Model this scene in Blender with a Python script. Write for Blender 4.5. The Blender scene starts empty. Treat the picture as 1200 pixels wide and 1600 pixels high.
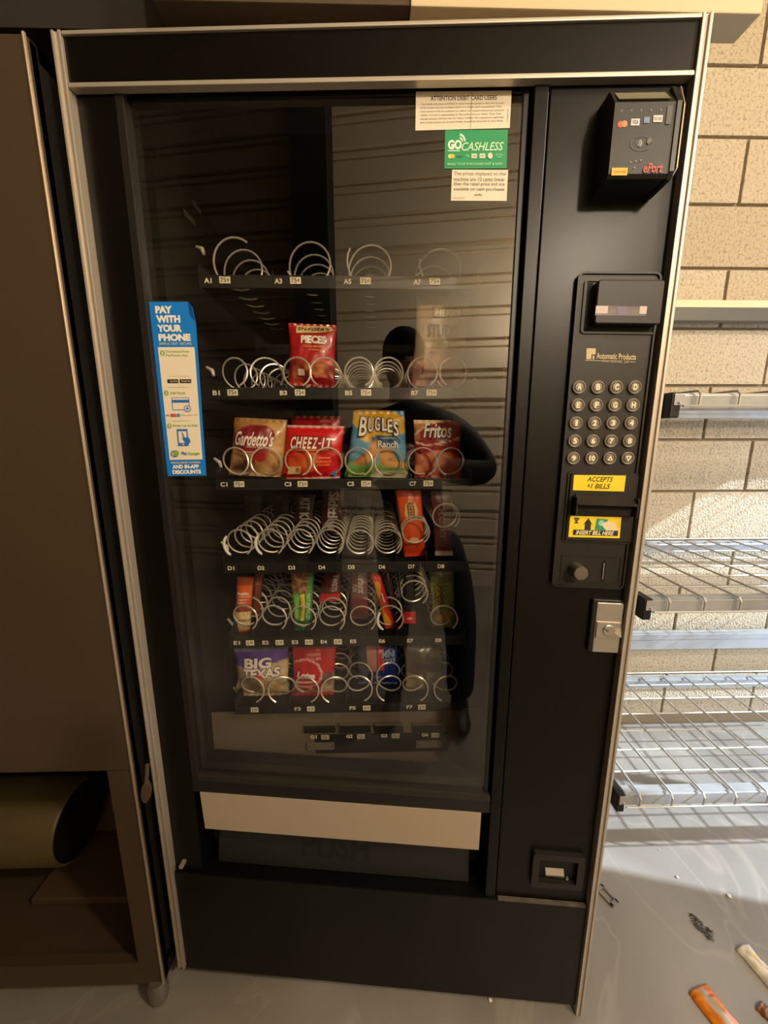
import bpy, bmesh, math, random
import numpy as np
from mathutils import Vector, Matrix
random.seed(7)
S = bpy.context.scene
C = S.collection

# ------------------------------------------------------------------ camera
F_PX, YAW, PITCH, ROLL = 614.8, -.057, -.1954, -.0016   # measured in the door's own frame
TY = .0797          # the door stands open by this angle relative to cabinet, racks and wall
DIST, ZC, SAG = .68, 1.30, -.0268
def basis():
    cy, sy, cp, sp, cr, sr = math.cos(YAW), math.sin(YAW), math.cos(PITCH), math.sin(PITCH), math.cos(ROLL), math.sin(ROLL)
    f = np.array([sy*cp, cy*cp, sp]); r = np.array([cy, -sy, 0.]); u = np.cross(r, f)
    return cr*r+sr*u, -sr*r+cr*u, f
BR, BU, BF = basis()
ct, st_ = math.cos(TY), math.sin(TY)
RW = np.array([[ct, st_, 0], [-st_, ct, 0], [0, 0, 1.]])     # door frame -> room
CAM = RW @ np.array([0, -DIST, ZC])
cam = bpy.data.cameras.new('camera'); co = bpy.data.objects.new('camera', cam); C.objects.link(co)
cam.sensor_fit = 'HORIZONTAL'; cam.sensor_width = 36; cam.lens = 36*F_PX/1200; cam.clip_start = .02
r_, u_, f_ = RW@BR, RW@BU, RW@BF
co.matrix_world = Matrix(((r_[0], u_[0], -f_[0], CAM[0]), (r_[1], u_[1], -f_[1], CAM[1]), (r_[2], u_[2], -f_[2], CAM[2]), (0, 0, 0, 1)))
S.camera = co
# ------------------------------------------------------------------ light and exposure
w = bpy.data.worlds.new('sky'); S.world = w; w.use_nodes = True
w.node_tree.nodes['Background'].inputs[0].default_value = (.52, .72, 1, 1)
w.node_tree.nodes['Background'].inputs[1].default_value = 5.0
def light(name, typ, loc, target, energy, col, size=None, angle=None):
    l = bpy.data.lights.new(name, typ); l.energy = energy; l.color = col
    if typ == 'AREA': l.shape = 'RECTANGLE'; l.size, l.size_y = size
    if angle is not None: l.angle = angle
    if typ in ('POINT', 'SPOT') and size: l.shadow_soft_size = size
    o = bpy.data.objects.new(name, l); C.objects.link(o); o.location = loc
    o.rotation_euler = (Vector(target)-Vector(loc)).to_track_quat('-Z', 'Y').to_euler()
    return o
light('sun', 'SUN', (3, 0, 2), (3-.8, .2, 2-.52), 10.0, (.74, .87, 1), angle=math.radians(.8))
LAMP = (.80, -1.85, 2.24)
light('ceiling_lamp_light', 'POINT', LAMP, (0, 0, 0), 96, (1, .85, .65), size=.07)
FILL_LAMP = (1.85, -1.45, 2.9)
light('added_fill_light', 'POINT', FILL_LAMP, (0, 0, 0), 130, (1, .85, .65), size=.1)  # out-of-view lamp added to even the rear wall and fill the shelves
VS = S.view_settings
S.display_settings.display_device = 'sRGB'
VS.view_transform = 'Standard'; VS.look = 'None'; VS.gamma = 1; VS.exposure = 0; VS.use_curve_mapping = False

# ------------------------------------------------------------------ measuring helpers (rays onto real planes)
def ray(px, py): return (px-600)/F_PX*BR-(py-800)/F_PX*BU+BF
def D(px, py, Y=0.):                 # point of the door plane at depth Y, door coordinates (before sag)
    v = ray(px, py); t = (DIST+Y)/v[1]; X = t*v[0]
    return X, ZC+t*v[2]-SAG*X
def Wp(px, py, y):                   # point of a plane y = const of the room
    v = RW@ray(px, py); t = (y-CAM[1])/v[1]; return CAM+t*v
def Fl(px, py, z=0.):                # point of a plane z = const
    v = RW@ray(px, py); t = (z-CAM[2])/v[2]; return CAM+t*v
def doorpt(X, Y, Z): return RW@np.array([X, Y, Z+SAG*X])
def mir(px, py, Y):                  # where a thing at door depth Y must be so that the window mirrors it at this pixel
    v = ray(px, py); t = (DIST+.043-Y)/v[1]
    return RW@np.array([t*v[0], Y, ZC+t*v[2]])

# ------------------------------------------------------------------ materials
def lin(c): return tuple(((x/255)/12.92 if x/255 <= .04045 else ((x/255+.055)/1.055)**2.4) for x in c)
MC = {}
def mat(name, col, rough=.5, metal=0., coat=0., spec=.5, bump=0., scale=60., var=0., emis=None, attr=False, detail=4, aniso=0.):
    if name in MC: return MC[name]
    m = bpy.data.materials.new(name); m.use_nodes = True; nt = m.node_tree; b = nt.nodes['Principled BSDF']
    c = lin(col)+(1,)
    b.inputs['Base Color'].default_value = c; b.inputs['Roughness'].default_value = rough
    b.inputs['Metallic'].default_value = metal; b.inputs['Coat Weight'].default_value = coat
    b.inputs['Specular IOR Level'].default_value = spec
    if aniso: b.inputs['Anisotropic'].default_value = aniso
    if emis: b.inputs['Emission Color'].default_value = lin(emis[0])+(1,); b.inputs['Emission Strength'].default_value = emis[1]
    if attr:
        a = nt.nodes.new('ShaderNodeAttribute'); a.attribute_name = 'print'; nt.links.new(a.outputs['Color'], b.inputs['Base Color'])
    if bump or var:
        tc = nt.nodes.new('ShaderNodeTexCoord'); n = nt.nodes.new('ShaderNodeTexNoise')
        n.inputs['Scale'].default_value = scale; n.inputs['Detail'].default_value = detail
        nt.links.new(tc.outputs['Object'], n.inputs['Vector'])
        if bump:
            bp = nt.nodes.new('ShaderNodeBump'); bp.inputs['Strength'].default_value = bump; bp.inputs['Distance'].default_value = .004
            nt.links.new(n.outputs['Fac'], bp.inputs['Height']); nt.links.new(bp.outputs['Normal'], b.inputs['Normal'])
        if var:
            r = nt.nodes.new('ShaderNodeValToRGB'); r.color_ramp.elements[0].position = .3; r.color_ramp.elements[1].position = .7
            r.color_ramp.elements[0].color = tuple(x*(1-var) for x in c[:3])+(1,); r.color_ramp.elements[1].color = tuple(min(1, x*(1+var)) for x in c[:3])+(1,)
            nt.links.new(n.outputs['Fac'], r.inputs[0]); nt.links.new(r.outputs[0], b.inputs['Base Color'])
    MC[name] = m; return m
M_DOOR = mat('black_textured_paint', (11, 8, 6), .33, bump=.03, scale=900, spec=.23)
M_BLK = mat('black_plastic', (22, 21, 20), .4)
M_PANEL = mat('dark_grey_plastic', (32, 28, 25), .45, spec=.35, bump=.04, scale=700)
M_VOID = mat('matt_black_lining', (36, 33, 28), .8, spec=.2)
M_ALU = mat('brushed_aluminium', (196, 186, 172), .42, metal=.55, bump=.03, scale=300)
M_STEEL = mat('coil_wire_steel', (225, 218, 200), .3, metal=.55)
M_GALV = mat('galvanised_steel', (176, 180, 184), .38, metal=.45, var=.12, scale=14, bump=.03)
M_WIRE = mat('deck_wire', (190, 188, 182), .4, metal=.3)
M_LOCK = mat('stainless_lock', (190, 184, 174), .3, metal=.8, bump=.1, scale=90)
M_BROWN = mat('dark_stainless_panel', (92, 76, 58), .38, metal=.45, bump=.25, scale=5, detail=2)
M_EDGE = mat('polished_panel_edge', (214, 196, 170), .3, metal=.8)
M_OLIVE = mat('olive_drum', (92, 80, 48), .45, metal=.3, var=.1, scale=6)
M_BEIGE = mat('beige_painted_metal', (205, 186, 150), .6, bump=.05, scale=40)
M_LABELSTRIP = mat('cream_strip', (168, 150, 130), .55)
M_FLAP = mat('flap_dark_plastic', (26, 26, 24), .5)
M_RUB = mat('rubber_black', (10, 10, 10), .5)
M_INK = mat('ink_black', (30, 28, 26), .6)
M_EMB = mat('embossed_black', (12, 12, 11), .6)
M_WHITE = mat('paper_white', (236, 230, 216), .6)
M_CREAM = mat('print_cream', (228, 220, 190), .6)

def glassmat(name, fac_ior, tint, rough=0.):
    m = bpy.data.materials.new(name); m.use_nodes = True; nt = m.node_tree; nt.nodes.clear()
    out = nt.nodes.new('ShaderNodeOutputMaterial'); mx = nt.nodes.new('ShaderNodeMixShader')
    t = nt.nodes.new('ShaderNodeBsdfTransparent'); t.inputs[0].default_value = tint
    g = nt.nodes.new('ShaderNodeBsdfGlossy'); g.inputs['Roughness'].default_value = rough
    fr = nt.nodes.new('ShaderNodeFresnel'); ge = nt.nodes.new('ShaderNodeNewGeometry'); mr = nt.nodes.new('ShaderNodeMapRange')
    mr.inputs[3].default_value = fac_ior; mr.inputs[4].default_value = 1/fac_ior       # same reflectance from either face
    nt.links.new(ge.outputs['Backfacing'], mr.inputs[0]); nt.links.new(mr.outputs[0], fr.inputs['IOR'])
    nt.links.new(fr.outputs[0], mx.inputs[0]); nt.links.new(t.outputs[0], mx.inputs[1]); nt.links.new(g.outputs[0], mx.inputs[2])
    nt.links.new(mx.outputs[0], out.inputs[0]); return m
M_GLASS = glassmat('window_glass', 2.05, (.98, .97, .95, 1))
M_FILM = glassmat('clear_film', 1.45, (.8, .8, .78, 1), .15)

# ------------------------------------------------------------------ mesh helpers
def tag(o, label=None, cat=None, group=None, kind=None):
    if label: o['label'] = label
    if cat: o['category'] = cat
    if group: o['group'] = group
    if kind: o['kind'] = kind
    return o
def empty(name, loc=(0, 0, 0), rz=0, parent=None):
    o = bpy.data.objects.new(name, None); o.empty_display_size = .1; C.objects.link(o)
    o.location = loc; o.rotation_euler = (0, 0, rz)
    if parent: o.parent = parent
    return o
class MB:
    """collects faces (with a material per face) for ONE mesh object"""
    def __init__(s): s.v = []; s.f = []; s.m = []; s.mats = []
    def mi(s, m):
        if m not in s.mats: s.mats.append(m)
        return s.mats.index(m)
    def add(s, vs, fs, m):
        o = len(s.v); s.v += [tuple(p) for p in vs]; k = s.mi(m)
        for f in fs: s.f.append(tuple(i+o for i in f)); s.m.append(k)
    def box(s, x0, x1, y0, y1, z0, z1, m, bev=0., rot=None, at=None):
        bm = bmesh.new(); bmesh.ops.create_cube(bm, size=1)
        for v in bm.verts: v.co = Vector((x0+(v.co.x+.5)*(x1-x0), y0+(v.co.y+.5)*(y1-y0), z0+(v.co.z+.5)*(z1-z0)))
        if bev: bmesh.ops.bevel(bm, geom=bm.edges[:], offset=bev, segments=2, affect='EDGES', profile=.6)
        bm.verts.index_update()
        vs = [v.co.copy() for v in bm.verts]
        if rot is not None: vs = [rot@v for v in vs]
        if at is not None: vs = [v+Vector(at) for v in vs]
        s.add(vs, [[v.index for v in f.verts] for f in bm.faces], m); bm.free()
    def prism(s, pts, n, d, m):
        """polygon pts (3d, planar) extruded by vector d"""
        k = len(pts); P = [Vector(p) for p in pts]; Q = [p+Vector(d) for p in P]
        s.add(P+Q, [list(range(k))[::-1], list(range(k, 2*k))]+[[i, (i+1) % k, k+(i+1) % k, k+i] for i in range(k)], m)
    def tube(s, pts, r, m, n=8, closed=False, caps=True):
        P = [Vector(p) for p in pts]; k = len(P); rings = []; up = None
        rr = r if isinstance(r, (list, tuple)) else [r]*k
        for i in range(k):
            if closed: t = (P[(i+1) % k]-P[i-1])
            else: t = P[min(i+1, k-1)]-P[max(i-1, 0)]
            t.normalize()
            if up is None: up = t.orthogonal().normalized()
            up = (up-t*up.dot(t)).normalized(); sd = t.cross(up)
            rings.append([P[i]+(up*math.cos(a)+sd*math.sin(a))*rr[i] for a in [2*math.pi*j/n for j in range(n)]])
        vs = [v for rg in rings for v in rg]; fs = []
        for i in range(k if closed else k-1):
            a, b = i*n, ((i+1) % k)*n
            fs += [[a+j, a+(j+1) % n, b+(j+1) % n, b+j] for j in range(n)]
        if caps and not closed: fs += [list(range(n))[::-1], list(range((k-1)*n, k*n))]
        s.add(vs, fs, m)
    def lathe(s, prof, m, c=(0, 0, 0), axis='z', n=24):
        """prof: list of (radius, height)"""
        vs = []
        for r, h in prof:
            for j in range(n):
                a = 2*math.pi*j/n; x, y = r*math.cos(a), r*math.sin(a)
                p = (x, y, h) if axis == 'z' else ((x, h, y) if axis == 'y' else (h, x, y))
                vs.append((p[0]+c[0], p[1]+c[1], p[2]+c[2]))
        k = len(prof); fs = [[i*n+j, i*n+(j+1) % n, (i+1)*n+(j+1) % n, (i+1)*n+j] for i in range(k-1) for j in range(n)]
        fs += [list(range(n))[::-1], list(range((k-1)*n, k*n))]
        s.add(vs, fs, m)
    def build(s, name, parent=None, smooth=False, fn=None, mats=None, loc=None, rz=0):
        me = bpy.data.meshes.new(name)
        vs = [fn(*v) for v in s.v] if fn else s.v
        if loc is not None: vs = [(v[0]-loc[0], v[1]-loc[1], v[2]-loc[2]) for v in vs]
        me.from_pydata([tuple(map(float, v)) for v in vs], [], s.f); me.polygons.foreach_set('material_index', s.m)
        for m in s.mats: me.materials.append(m)
        if smooth:
            bm = bmesh.new(); bm.from_mesh(me); bmesh.ops.recalc_face_normals(bm, faces=bm.faces); 
            for f in bm.faces: f.smooth = True
            for e in bm.edges:
                if len(e.link_faces) == 2 and e.calc_face_angle(0) > .7: e.smooth = False
            bm.to_mesh(me); bm.free()
        else:
            bm = bmesh.new(); bm.from_mesh(me); bmesh.ops.recalc_face_normals(bm, faces=bm.faces); bm.to_mesh(me); bm.free()
        o = bpy.data.objects.new(name, me); C.objects.link(o)
        if parent: o.parent = parent
        if loc is not None: o.location = loc
        o.rotation_euler = (0, 0, rz)
        return o
TXT = {}
def text(body, bold=0., shear=0.):
    """flat lettering mesh normalised into the unit square (v upwards)"""
    key = (body, bold, shear)
    if key not in TXT:
        c = bpy.data.curves.new('t', 'FONT'); c.body = body; c.offset = bold; c.shear = shear; c.align_x = 'CENTER'; c.resolution_u = 3
        o = bpy.data.objects.new('t', c); me = bpy.data.meshes.new_from_object(o)
        P = np.array([v.co[:2] for v in me.vertices]); lo, hi = P.min(0), P.max(0); P = (P-lo)/(hi-lo)
        TXT[key] = (P, [tuple(p.vertices) for p in me.polygons]); bpy.data.objects.remove(o); bpy.data.curves.remove(c); bpy.data.meshes.remove(me)
    return TXT[key]
def disc(u, v, ru, rv, n=24, a0=0, a1=2*math.pi):
    full = abs(a1-a0-2*math.pi) < 1e-6
    k = n if full else n+1
    return [(u+ru*math.cos(a0+(a1-a0)*i/n), v+rv*math.sin(a0+(a1-a0)*i/n)) for i in range(k)]
def ringpts(u, v, ru, rv, th, n=24, a0=0, a1=2*math.pi):
    """annulus as list of quads"""
    q = []
    for i in range(n):
        a, b = a0+(a1-a0)*i/n, a0+(a1-a0)*(i+1)/n
        q.append([(u+ru*math.cos(a), v+rv*math.sin(a)), (u+ru*math.cos(b), v+rv*math.sin(b)), (u+ru*(1-th)*math.cos(b), v+rv*(1-th)*math.sin(b)), (u+ru*(1-th)*math.cos(a), v+rv*(1-th)*math.sin(a))])
    return q
PC = {}
def pm(col, rough=.55):
    k = (col, rough)
    if k not in PC: PC[k] = mat('print_%02x%02x%02x' % col if rough == .55 else 'print_%02x%02x%02x_g' % col, col, rough)
    return PC[k]
def art(mb, surf, items, lift=.00018):
    """flat print laid on a surface: surf(u, v, h) -> 3d point; v counts downwards from the top"""
    for i, it in enumerate(items):
        h = lift*(1+i*.35); k = it[0]
        if k == 'rect':
            _, a, b, c, d, col = it; mb.add([surf(a, b, h), surf(c, b, h), surf(c, d, h), surf(a, d, h)], [[0, 1, 2, 3]], pm(col))
        elif k == 'text':
            _, s, a, b, c, d, col = it[:7]; P, Fc = text(s, it[7] if len(it) > 7 else 0, it[8] if len(it) > 8 else 0)
            mb.add([surf(a+p[0]*(c-a), d-p[1]*(d-b), h) for p in P], Fc, pm(col))
        elif k == 'vtext':     # reads downwards
            _, s, a, b, c, d, col = it[:7]; P, Fc = text(s, it[7] if len(it) > 7 else 0)
            mb.add([surf(a+p[1]*(c-a), b+p[0]*(d-b), h) for p in P], Fc, pm(col))
        elif k == 'poly': mb.add([surf(p[0], p[1], h) for p in it[1]], [list(range(len(it[1])))], pm(it[2]))
        elif k == 'quads':
            for q in it[1]: mb.add([surf(p[0], p[1], h) for p in q], [[0, 1, 2, 3]], pm(it[2]))

# ------------------------------------------------------------------ the setting
def plain(name, x0, x1, y0, y1, z0, z1, m, par=None):
    b = MB(); b.box(x0, x1, y0, y1, z0, z1, m); o = b.build(name, par)
    if not par: o['kind'] = 'structure'
    return o
def floor_mat():
    m = bpy.data.materials.new('stained_concrete'); m.use_nodes = True; nt = m.node_tree; b = nt.nodes['Principled BSDF']
    tc = nt.nodes.new('ShaderNodeTexCoord')
    def noise(sc, det, dist=0.):
        n = nt.nodes.new('ShaderNodeTexNoise'); n.inputs['Scale'].default_value = sc; n.inputs['Detail'].default_value = det; n.inputs['Distortion'].default_value = dist
        nt.links.new(tc.outputs['Object'], n.inputs['Vector']); return n
    n1, n2, n3 = noise(2.2, 6, .8), noise(26, 5), noise(1.3, 3, 2.2)
    r = nt.nodes.new('ShaderNodeValToRGB'); r.color_ramp.elements[0].position = .32; r.color_ramp.elements[1].position = .68
    r.color_ramp.elements[0].color = lin((126, 119, 112))+(1,); r.color_ramp.elements[1].color = lin((150, 144, 136))+(1,)
    nt.links.new(n1.outputs['Fac'], r.inputs[0])
    cr = nt.nodes.new('ShaderNodeValToRGB')              # thin pale scratches / dried puddle rims
    cr.color_ramp.elements[0].position = .488; cr.color_ramp.elements[0].color = (0, 0, 0, 1)
    e = cr.color_ramp.elements.new(.5); e.color = (1, 1, 1, 1); cr.color_ramp.elements[-1].position = .512; cr.color_ramp.elements[-1].color = (0, 0, 0, 1)
    nt.links.new(n3.outputs['Fac'], cr.inputs[0])
    mx = nt.nodes.new('ShaderNodeMixRGB'); mx.inputs[2].default_value = lin((212, 200, 180))+(1,)
    ml = nt.nodes.new('ShaderNodeMath'); ml.operation = 'MULTIPLY'; ml.inputs[1].default_value = .13
    nt.links.new(cr.outputs[0], ml.inputs[0]); nt.links.new(ml.outputs[0], mx.inputs[0]); nt.links.new(r.outputs[0], mx.inputs[1])
    nt.links.new(mx.outputs[0], b.inputs['Base Color'])
    rr = nt.nodes.new('ShaderNodeMapRange'); rr.inputs[3].default_value = .35; rr.inputs[4].default_value = .62
    nt.links.new(n1.outputs['Fac'], rr.inputs[0]); nt.links.new(rr.outputs[0], b.inputs['Roughness'])
    bp = nt.nodes.new('ShaderNodeBump'); bp.inputs['Strength'].default_value = .15; bp.inputs['Distance'].default_value = .003
    nt.links.new(n2.outputs['Fac'], bp.inputs['Height']); nt.links.new(bp.outputs['Normal'], b.inputs['Normal'])
    return m
M_FLOOR = floor_mat()
M_MORT = mat('mortar', (150, 134, 110), .9, bump=.3, scale=120)
def block_mat(name, col):
    m = bpy.data.materials.new(name); m.use_nodes = True; nt = m.node_tree; b = nt.nodes['Principled BSDF']; b.inputs['Roughness'].default_value = .85
    tc = nt.nodes.new('ShaderNodeTexCoord'); n = nt.nodes.new('ShaderNodeTexNoise'); n.inputs['Scale'].default_value = 95; n.inputs['Detail'].default_value = 5; n.inputs['Roughness'].default_value = .65
    v = nt.nodes.new('ShaderNodeTexVoronoi'); v.inputs['Scale'].default_value = 150
    nt.links.new(tc.outputs['Object'], n.inputs['Vector']); nt.links.new(tc.outputs['Object'], v.inputs['Vector'])
    r = nt.nodes.new('ShaderNodeValToRGB'); r.color_ramp.elements[0].position = .36; r.color_ramp.elements[1].position = .5
    c = lin(col); r.color_ramp.elements[0].color = tuple(x*.6 for x in c)+(1,); r.color_ramp.elements[1].color = c+(1,)
    nt.links.new(n.outputs['Fac'], r.inputs[0]); nt.links.new(r.outputs[0], b.inputs['Base Color'])
    ad = nt.nodes.new('ShaderNodeMath'); ad.operation = 'ADD'; nt.links.new(n.outputs['Fac'], ad.inputs[0]); nt.links.new(v.outputs['Distance'], ad.inputs[1])
    bp = nt.nodes.new('ShaderNodeBump'); bp.inputs['Strength'].default_value = .55; bp.inputs['Distance'].default_value = .004
    nt.links.new(ad.outputs[0], bp.inputs['Height']); nt.links.new(bp.outputs['Normal'], b.inputs['Normal']); return m
M_BLOCKS = [block_mat('split_block_%s' % n, c) for n, c in (('sand', (203, 189, 163)), ('tan', (196, 181, 154)), ('pale', (210, 197, 173)))]
YW = .87
plain('floor', -2.6, 4.2, -3.2, 1.1, -.1, 0, M_FLOOR)
plain('ceiling', -2.6, 2.35, -3.2, 1.1, 3.95, 4.05, mat('ceiling_paint', (120, 110, 96), .9))
plain('wall_left', -2.6, -2.5, -3.2, 1.0, 0, 3.95, mat('wall_left_paint', (92, 82, 70), .9))
wb = plain('wall_back', -2.5, 2.3, YW+.006, YW+.12, 0, 3.95, M_MORT)
H = .2035
for k in range(0, 14):
    z0 = 1.276-6*H+k*H; z1 = z0+H
    if z0 > 2.9: break
    # vertical joints alternate by half a block
    off = 1.232 if k % 2 == 0 else 1.435
    j = -3
    while True:
        xa, xb = off+j*.406-.406, off+j*.406; j += 1
        if xb < .25: continue
        if xa > 2.25: break
        xb2 = min(xb, 2.29); g = .0055; b = MB()
        dy = random.uniform(-.0012, .0012)
        b.box(-(xb2-xa)/2+g, (xb2-xa)/2-g, 0, .016, -H/2+g, H/2-g, random.choice(M_BLOCKS), bev=.0022)
        o = b.build('block', wb); o.location = ((xa+xb2)/2, YW-.008+dy, max((z0+z1)/2, .0)); 
        if z0 < 0: o.location.z = z0+H/2+.0
M_RW = mat('wall_right_paint', (176, 160, 134), .85, bump=.1, scale=60)
wr = MB(); OY0, OZ = -.17, 1.80
wr.box(2.3, 2.42, -3.2, OY0, 0, 3.95, M_RW); wr.box(2.3, 2.42, OY0, 1.0, OZ, 3.95, M_RW)
wr.build('wall_right')['kind'] = 'structure'
# ribbed steel roller shutter behind the photographer (seen mirrored in the window)
YR = -2.6
M_SHUT = mat('shutter_beige_steel', (232, 216, 188), .5, metal=.15, var=.06, scale=5)
prof = [(0, -.06)]; per = .226; z = .0
while z < 3.95:
    prof += [(0, z), (0, z+per*.60), (-.03, z+per*.63), (-.03, z+per*.70), (-.004, z+per*.73), (-.004, z+per*.85), (-.045, z+per*.87), (-.045, z+per*.97)]
    z += per
sh = MB(); vs = []
for (dy, zz) in prof: vs += [(-2.5, YR+dy, zz), (2.3, YR+dy, zz)]
sh.add([(max(v[0], -1.0), v[1], v[2]) for v in vs], [[2*i, 2*i+1, 2*i+3, 2*i+2] for i in range(len(prof)-1)], M_SHUT)
sh.add([(min(v[0], -.85), v[1]-.12, v[2]) for v in vs], [[2*i, 2*i+1, 2*i+3, 2*i+2] for i in range(len(prof)-1)], mat('shutter_shaded_steel', (196, 176, 146), .6, metal=.1))  # left of the post the weaker light is put into a darker steel colour
o = sh.build('wall_front'); o['kind'] = 'structure'
plain('trim_1', -1.05, -.78, YR+.01, YR+.2, 0, 3.95, mat('dark_post_paint', (20, 19, 18), .6))
plain('added_filler_box', -2.5, -.37, .08, YW, 1.92, 3.95, mat('dark_filler_box', (34, 28, 22), .8))  # dark box added to black out the space above the left cabinet

plain('wall_front_outer', -2.5, 2.3, -3.2, -3.1, 0, 3.95, mat('wall_left_paint', (92, 82, 70), .9))
# beige box duct above the machine
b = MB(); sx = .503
b.box(.0, sx, -.0, .045, 1.889, 2.16, M_BEIGE, bev=.002); b.box(-.36, .0, .004, .045, 1.893, 2.16, mat('shaded_beam_paint', (74, 58, 40), .7, var=.3, scale=6), bev=.002)  # left part dark brown: shade painted into the beam's colour
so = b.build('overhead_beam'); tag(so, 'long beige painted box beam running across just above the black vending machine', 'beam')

# ------------------------------------------------------------------ vending machine: cabinet
vm = empty('vending_machine', (-.06, .5, 0))
tag(vm, 'tall black snack vending machine with big glass front, keypad column and aluminium edge trim', 'vending machine')
PO = (-.06, .5, 0)
def part(mb, name, parent=vm, **k):
    """a piece of the machine given in room coordinates"""
    o = mb.build(name, parent, **k)
    o.matrix_parent_inverse = parent_inv(parent); return o
def parent_inv(p):
    m = Matrix.Translation((0, 0, 0)); q = p
    chain = []
    while q: chain.append(q); q = q.parent
    mw = Matrix.Identity(4)
    for q in reversed(chain): mw = mw@q.matrix_parent_inverse@q.matrix_basis
    return mw.inverted()
IX0, IX1, IY0, IY1, IZ0, IZ1 = -.475, .235, .135, .80, .30, 1.84
b = MB(); M = M_VOID
b.box(-.525, .405, IY1, .845, .04, 1.862, M_BLK)           # back
b.box(-.525, IX0, IY0, IY1, .04, 1.862, M_VOID); b.box(IX1, .405, IY0, IY1, .04, 1.862, M_VOID)
b.box(IX0, IX1, IY0, IY1, 1.835, 1.862, M_VOID); b.box(IX0, IX1, IY0, IY1, .04, .24, M_VOID)
part(b, 'cabinet_body')
for x, y in ((-.42, .06), (.33, .17), (-.42, .75), (.33, .75)):
    b = MB(); b.lathe([(.026, 0), (.028, .008), (.014, .012), (.014, .042)], M_RUB, (x, y+.05 if y < .1 else y, 0)); part(b, 'levelling_foot', smooth=True)

# ------------------------------------------------------------------ trays, labels and coils
YT = .18
rowpy = {'A': (543, 440), 'B': (545, 614), 'C': (548, 756), 'D': (549, 886), 'E': (552, 1002), 'F': (551, 1106)}
TX0, TX1 = -.395, .155
coil_cache = {}
def coil(parent, x, z, r, pitch, length=.46, phase=0., y0=.186, hand=1, tilt=0.):
    key = (round(r, 4), pitch, round(length, 2), round(phase, 2), hand)
    if key not in coil_cache:
        n = 26; turns = length/pitch; N = int(n*turns); pts = []
        for i in range(N):
            a = phase+hand*2*math.pi*i/n
            ramp = min(1, i/n)                      # first turn lies flatter
            pts.append((r*math.cos(a), pitch*(i/n)*(.35+.65*ramp), r*math.sin(a)))
        b = MB(); b.tube(pts, .0020, M_STEEL, n=6)
        me = b.build('coil', smooth=True); coil_cache[key] = me.data; bpy.data.objects.remove(me)
    o = bpy.data.objects.new('coil', coil_cache[key]); C.objects.link(o); o.parent = parent
    o.location = (x, y0, z); o.rotation_euler = (tilt, 0, 0); o.matrix_parent_inverse = parent_inv(parent); return o
def plate(parent, name, cx, cz, w, h, s, bg=(226, 218, 184), ink=(40, 36, 30), y=YT-.002, sup=None):
    b = MB(); b.box(cx-w/2, cx+w/2, y-.001, y+.001, cz-h/2, cz+h/2, pm(bg), bev=.0006)
    sf = lambda u, v, hh: (cx-w/2+u*w, y-.001-hh, cz+h/2-v*h)
    if sup: art(b, sf, [('text', s, .22, .15, .33, .85, ink, .01), ('text', sup, .48, .15, .88, .5, ink, .02), ('rect', .48, .58, .88, .66, ink)])
    else: art(b, sf, [('text', s, .1, .16, .62, .84, ink, .01), ('text', 'c', .68, .3, .9, .68, ink, .03)])
    return part(b, name, parent)
trays = {}
zrow = {}
M_RAIL = mat('tray_rail_black', (14, 13, 12), .45)
for row, (px, py) in rowpy.items():
    p = Wp(px, py, YT); z = p[2]; zrow[row] = z
    b = MB()
    b.box(TX0, TX1, YT, YT+.004, z-.013, z+.011, M_RAIL, bev=.001)
    b.box(TX0, TX1, YT+.004, .72, z-.004, z-.001, M_RAIL)
    b.box(TX0-.004, TX0, YT, .72, z-.013, z+.03, M_RAIL); b.box(TX1, TX1+.004, YT, .72, z-.013, z+.03, M_RAIL)
    t = part(b, 'tray'); trays[row] = t
def colx(px, row, dy=0): return Wp(px, rowpy[row][1]-dy, YT)[0]
wdiv = {'A': (425, 530, 632), 'B': (432, 538, 640), 'C': (440, 541, 643), 'D': (385, 432, 480, 526, 573, 620, 667), 'E': (392, 438, 484, 530, 575, 619, 664), 'F': (450, 540, 628)}
for row in 'ABCDEF':
    z = zrow[row]
    for px in wdiv[row]:
        b = MB(); x = colx(px, row); b.box(x-.0008, x+.0008, YT+.004, .66, z-.001, z+(.02 if row in 'ABCF' else .032), M_RAIL); part(b, 'divider', trays[row])
# row label lettering and price tags
lab = {'A': [('A1', 325), ('A3', 435), ('A5', 543), ('A7', 652)], 'B': [('B1', 338), ('B3', 443), ('B5', 545), ('B7', 648)],
       'C': [('C1', 350), ('C3', 450), ('C5', 548), ('C7', 645)],
       'D': [('D%d' % (i+1), x) for i, x in enumerate((361, 408, 456, 503, 549, 597, 643, 689))],
       'E': [('E%d' % (i+1), x) for i, x in enumerate((370, 415, 461, 506, 552, 597, 641, 685))],
       'F': [('F3', 465), ('F5', 551), ('F7', 640)]}
pr = {'A': ((352, 462, 571, 679), '75'), 'B': ((364, 469, 572, 674), '75'), 'C': ((374, 473, 572, 669), '75'),
      'E': ((391, 437, 483, 528), '1'), 'F': ((398, 486, 573, 659), '1')}
for row, L in lab.items():
    z = zrow[row]
    for s, px in L:
        cx = colx(px, row); wd, hd = .0150, .0095; b = MB()
        P, Fc = text(s, .03); b.add([(cx-wd/2+p[0]*wd, YT-.0006, z-hd/2+p[1]*hd) for p in P], Fc, M_CREAM)
        part(b, 'selection_lettering', trays[row])
    if row in pr:
        for px in pr[row][0]:
            s = pr[row][1]
            plate(trays[row], 'price_tag', colx(px, row), z+.0005, .0215 if s == '75' else .0185, .0125, s, sup=None if s == '75' else '00')
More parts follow.
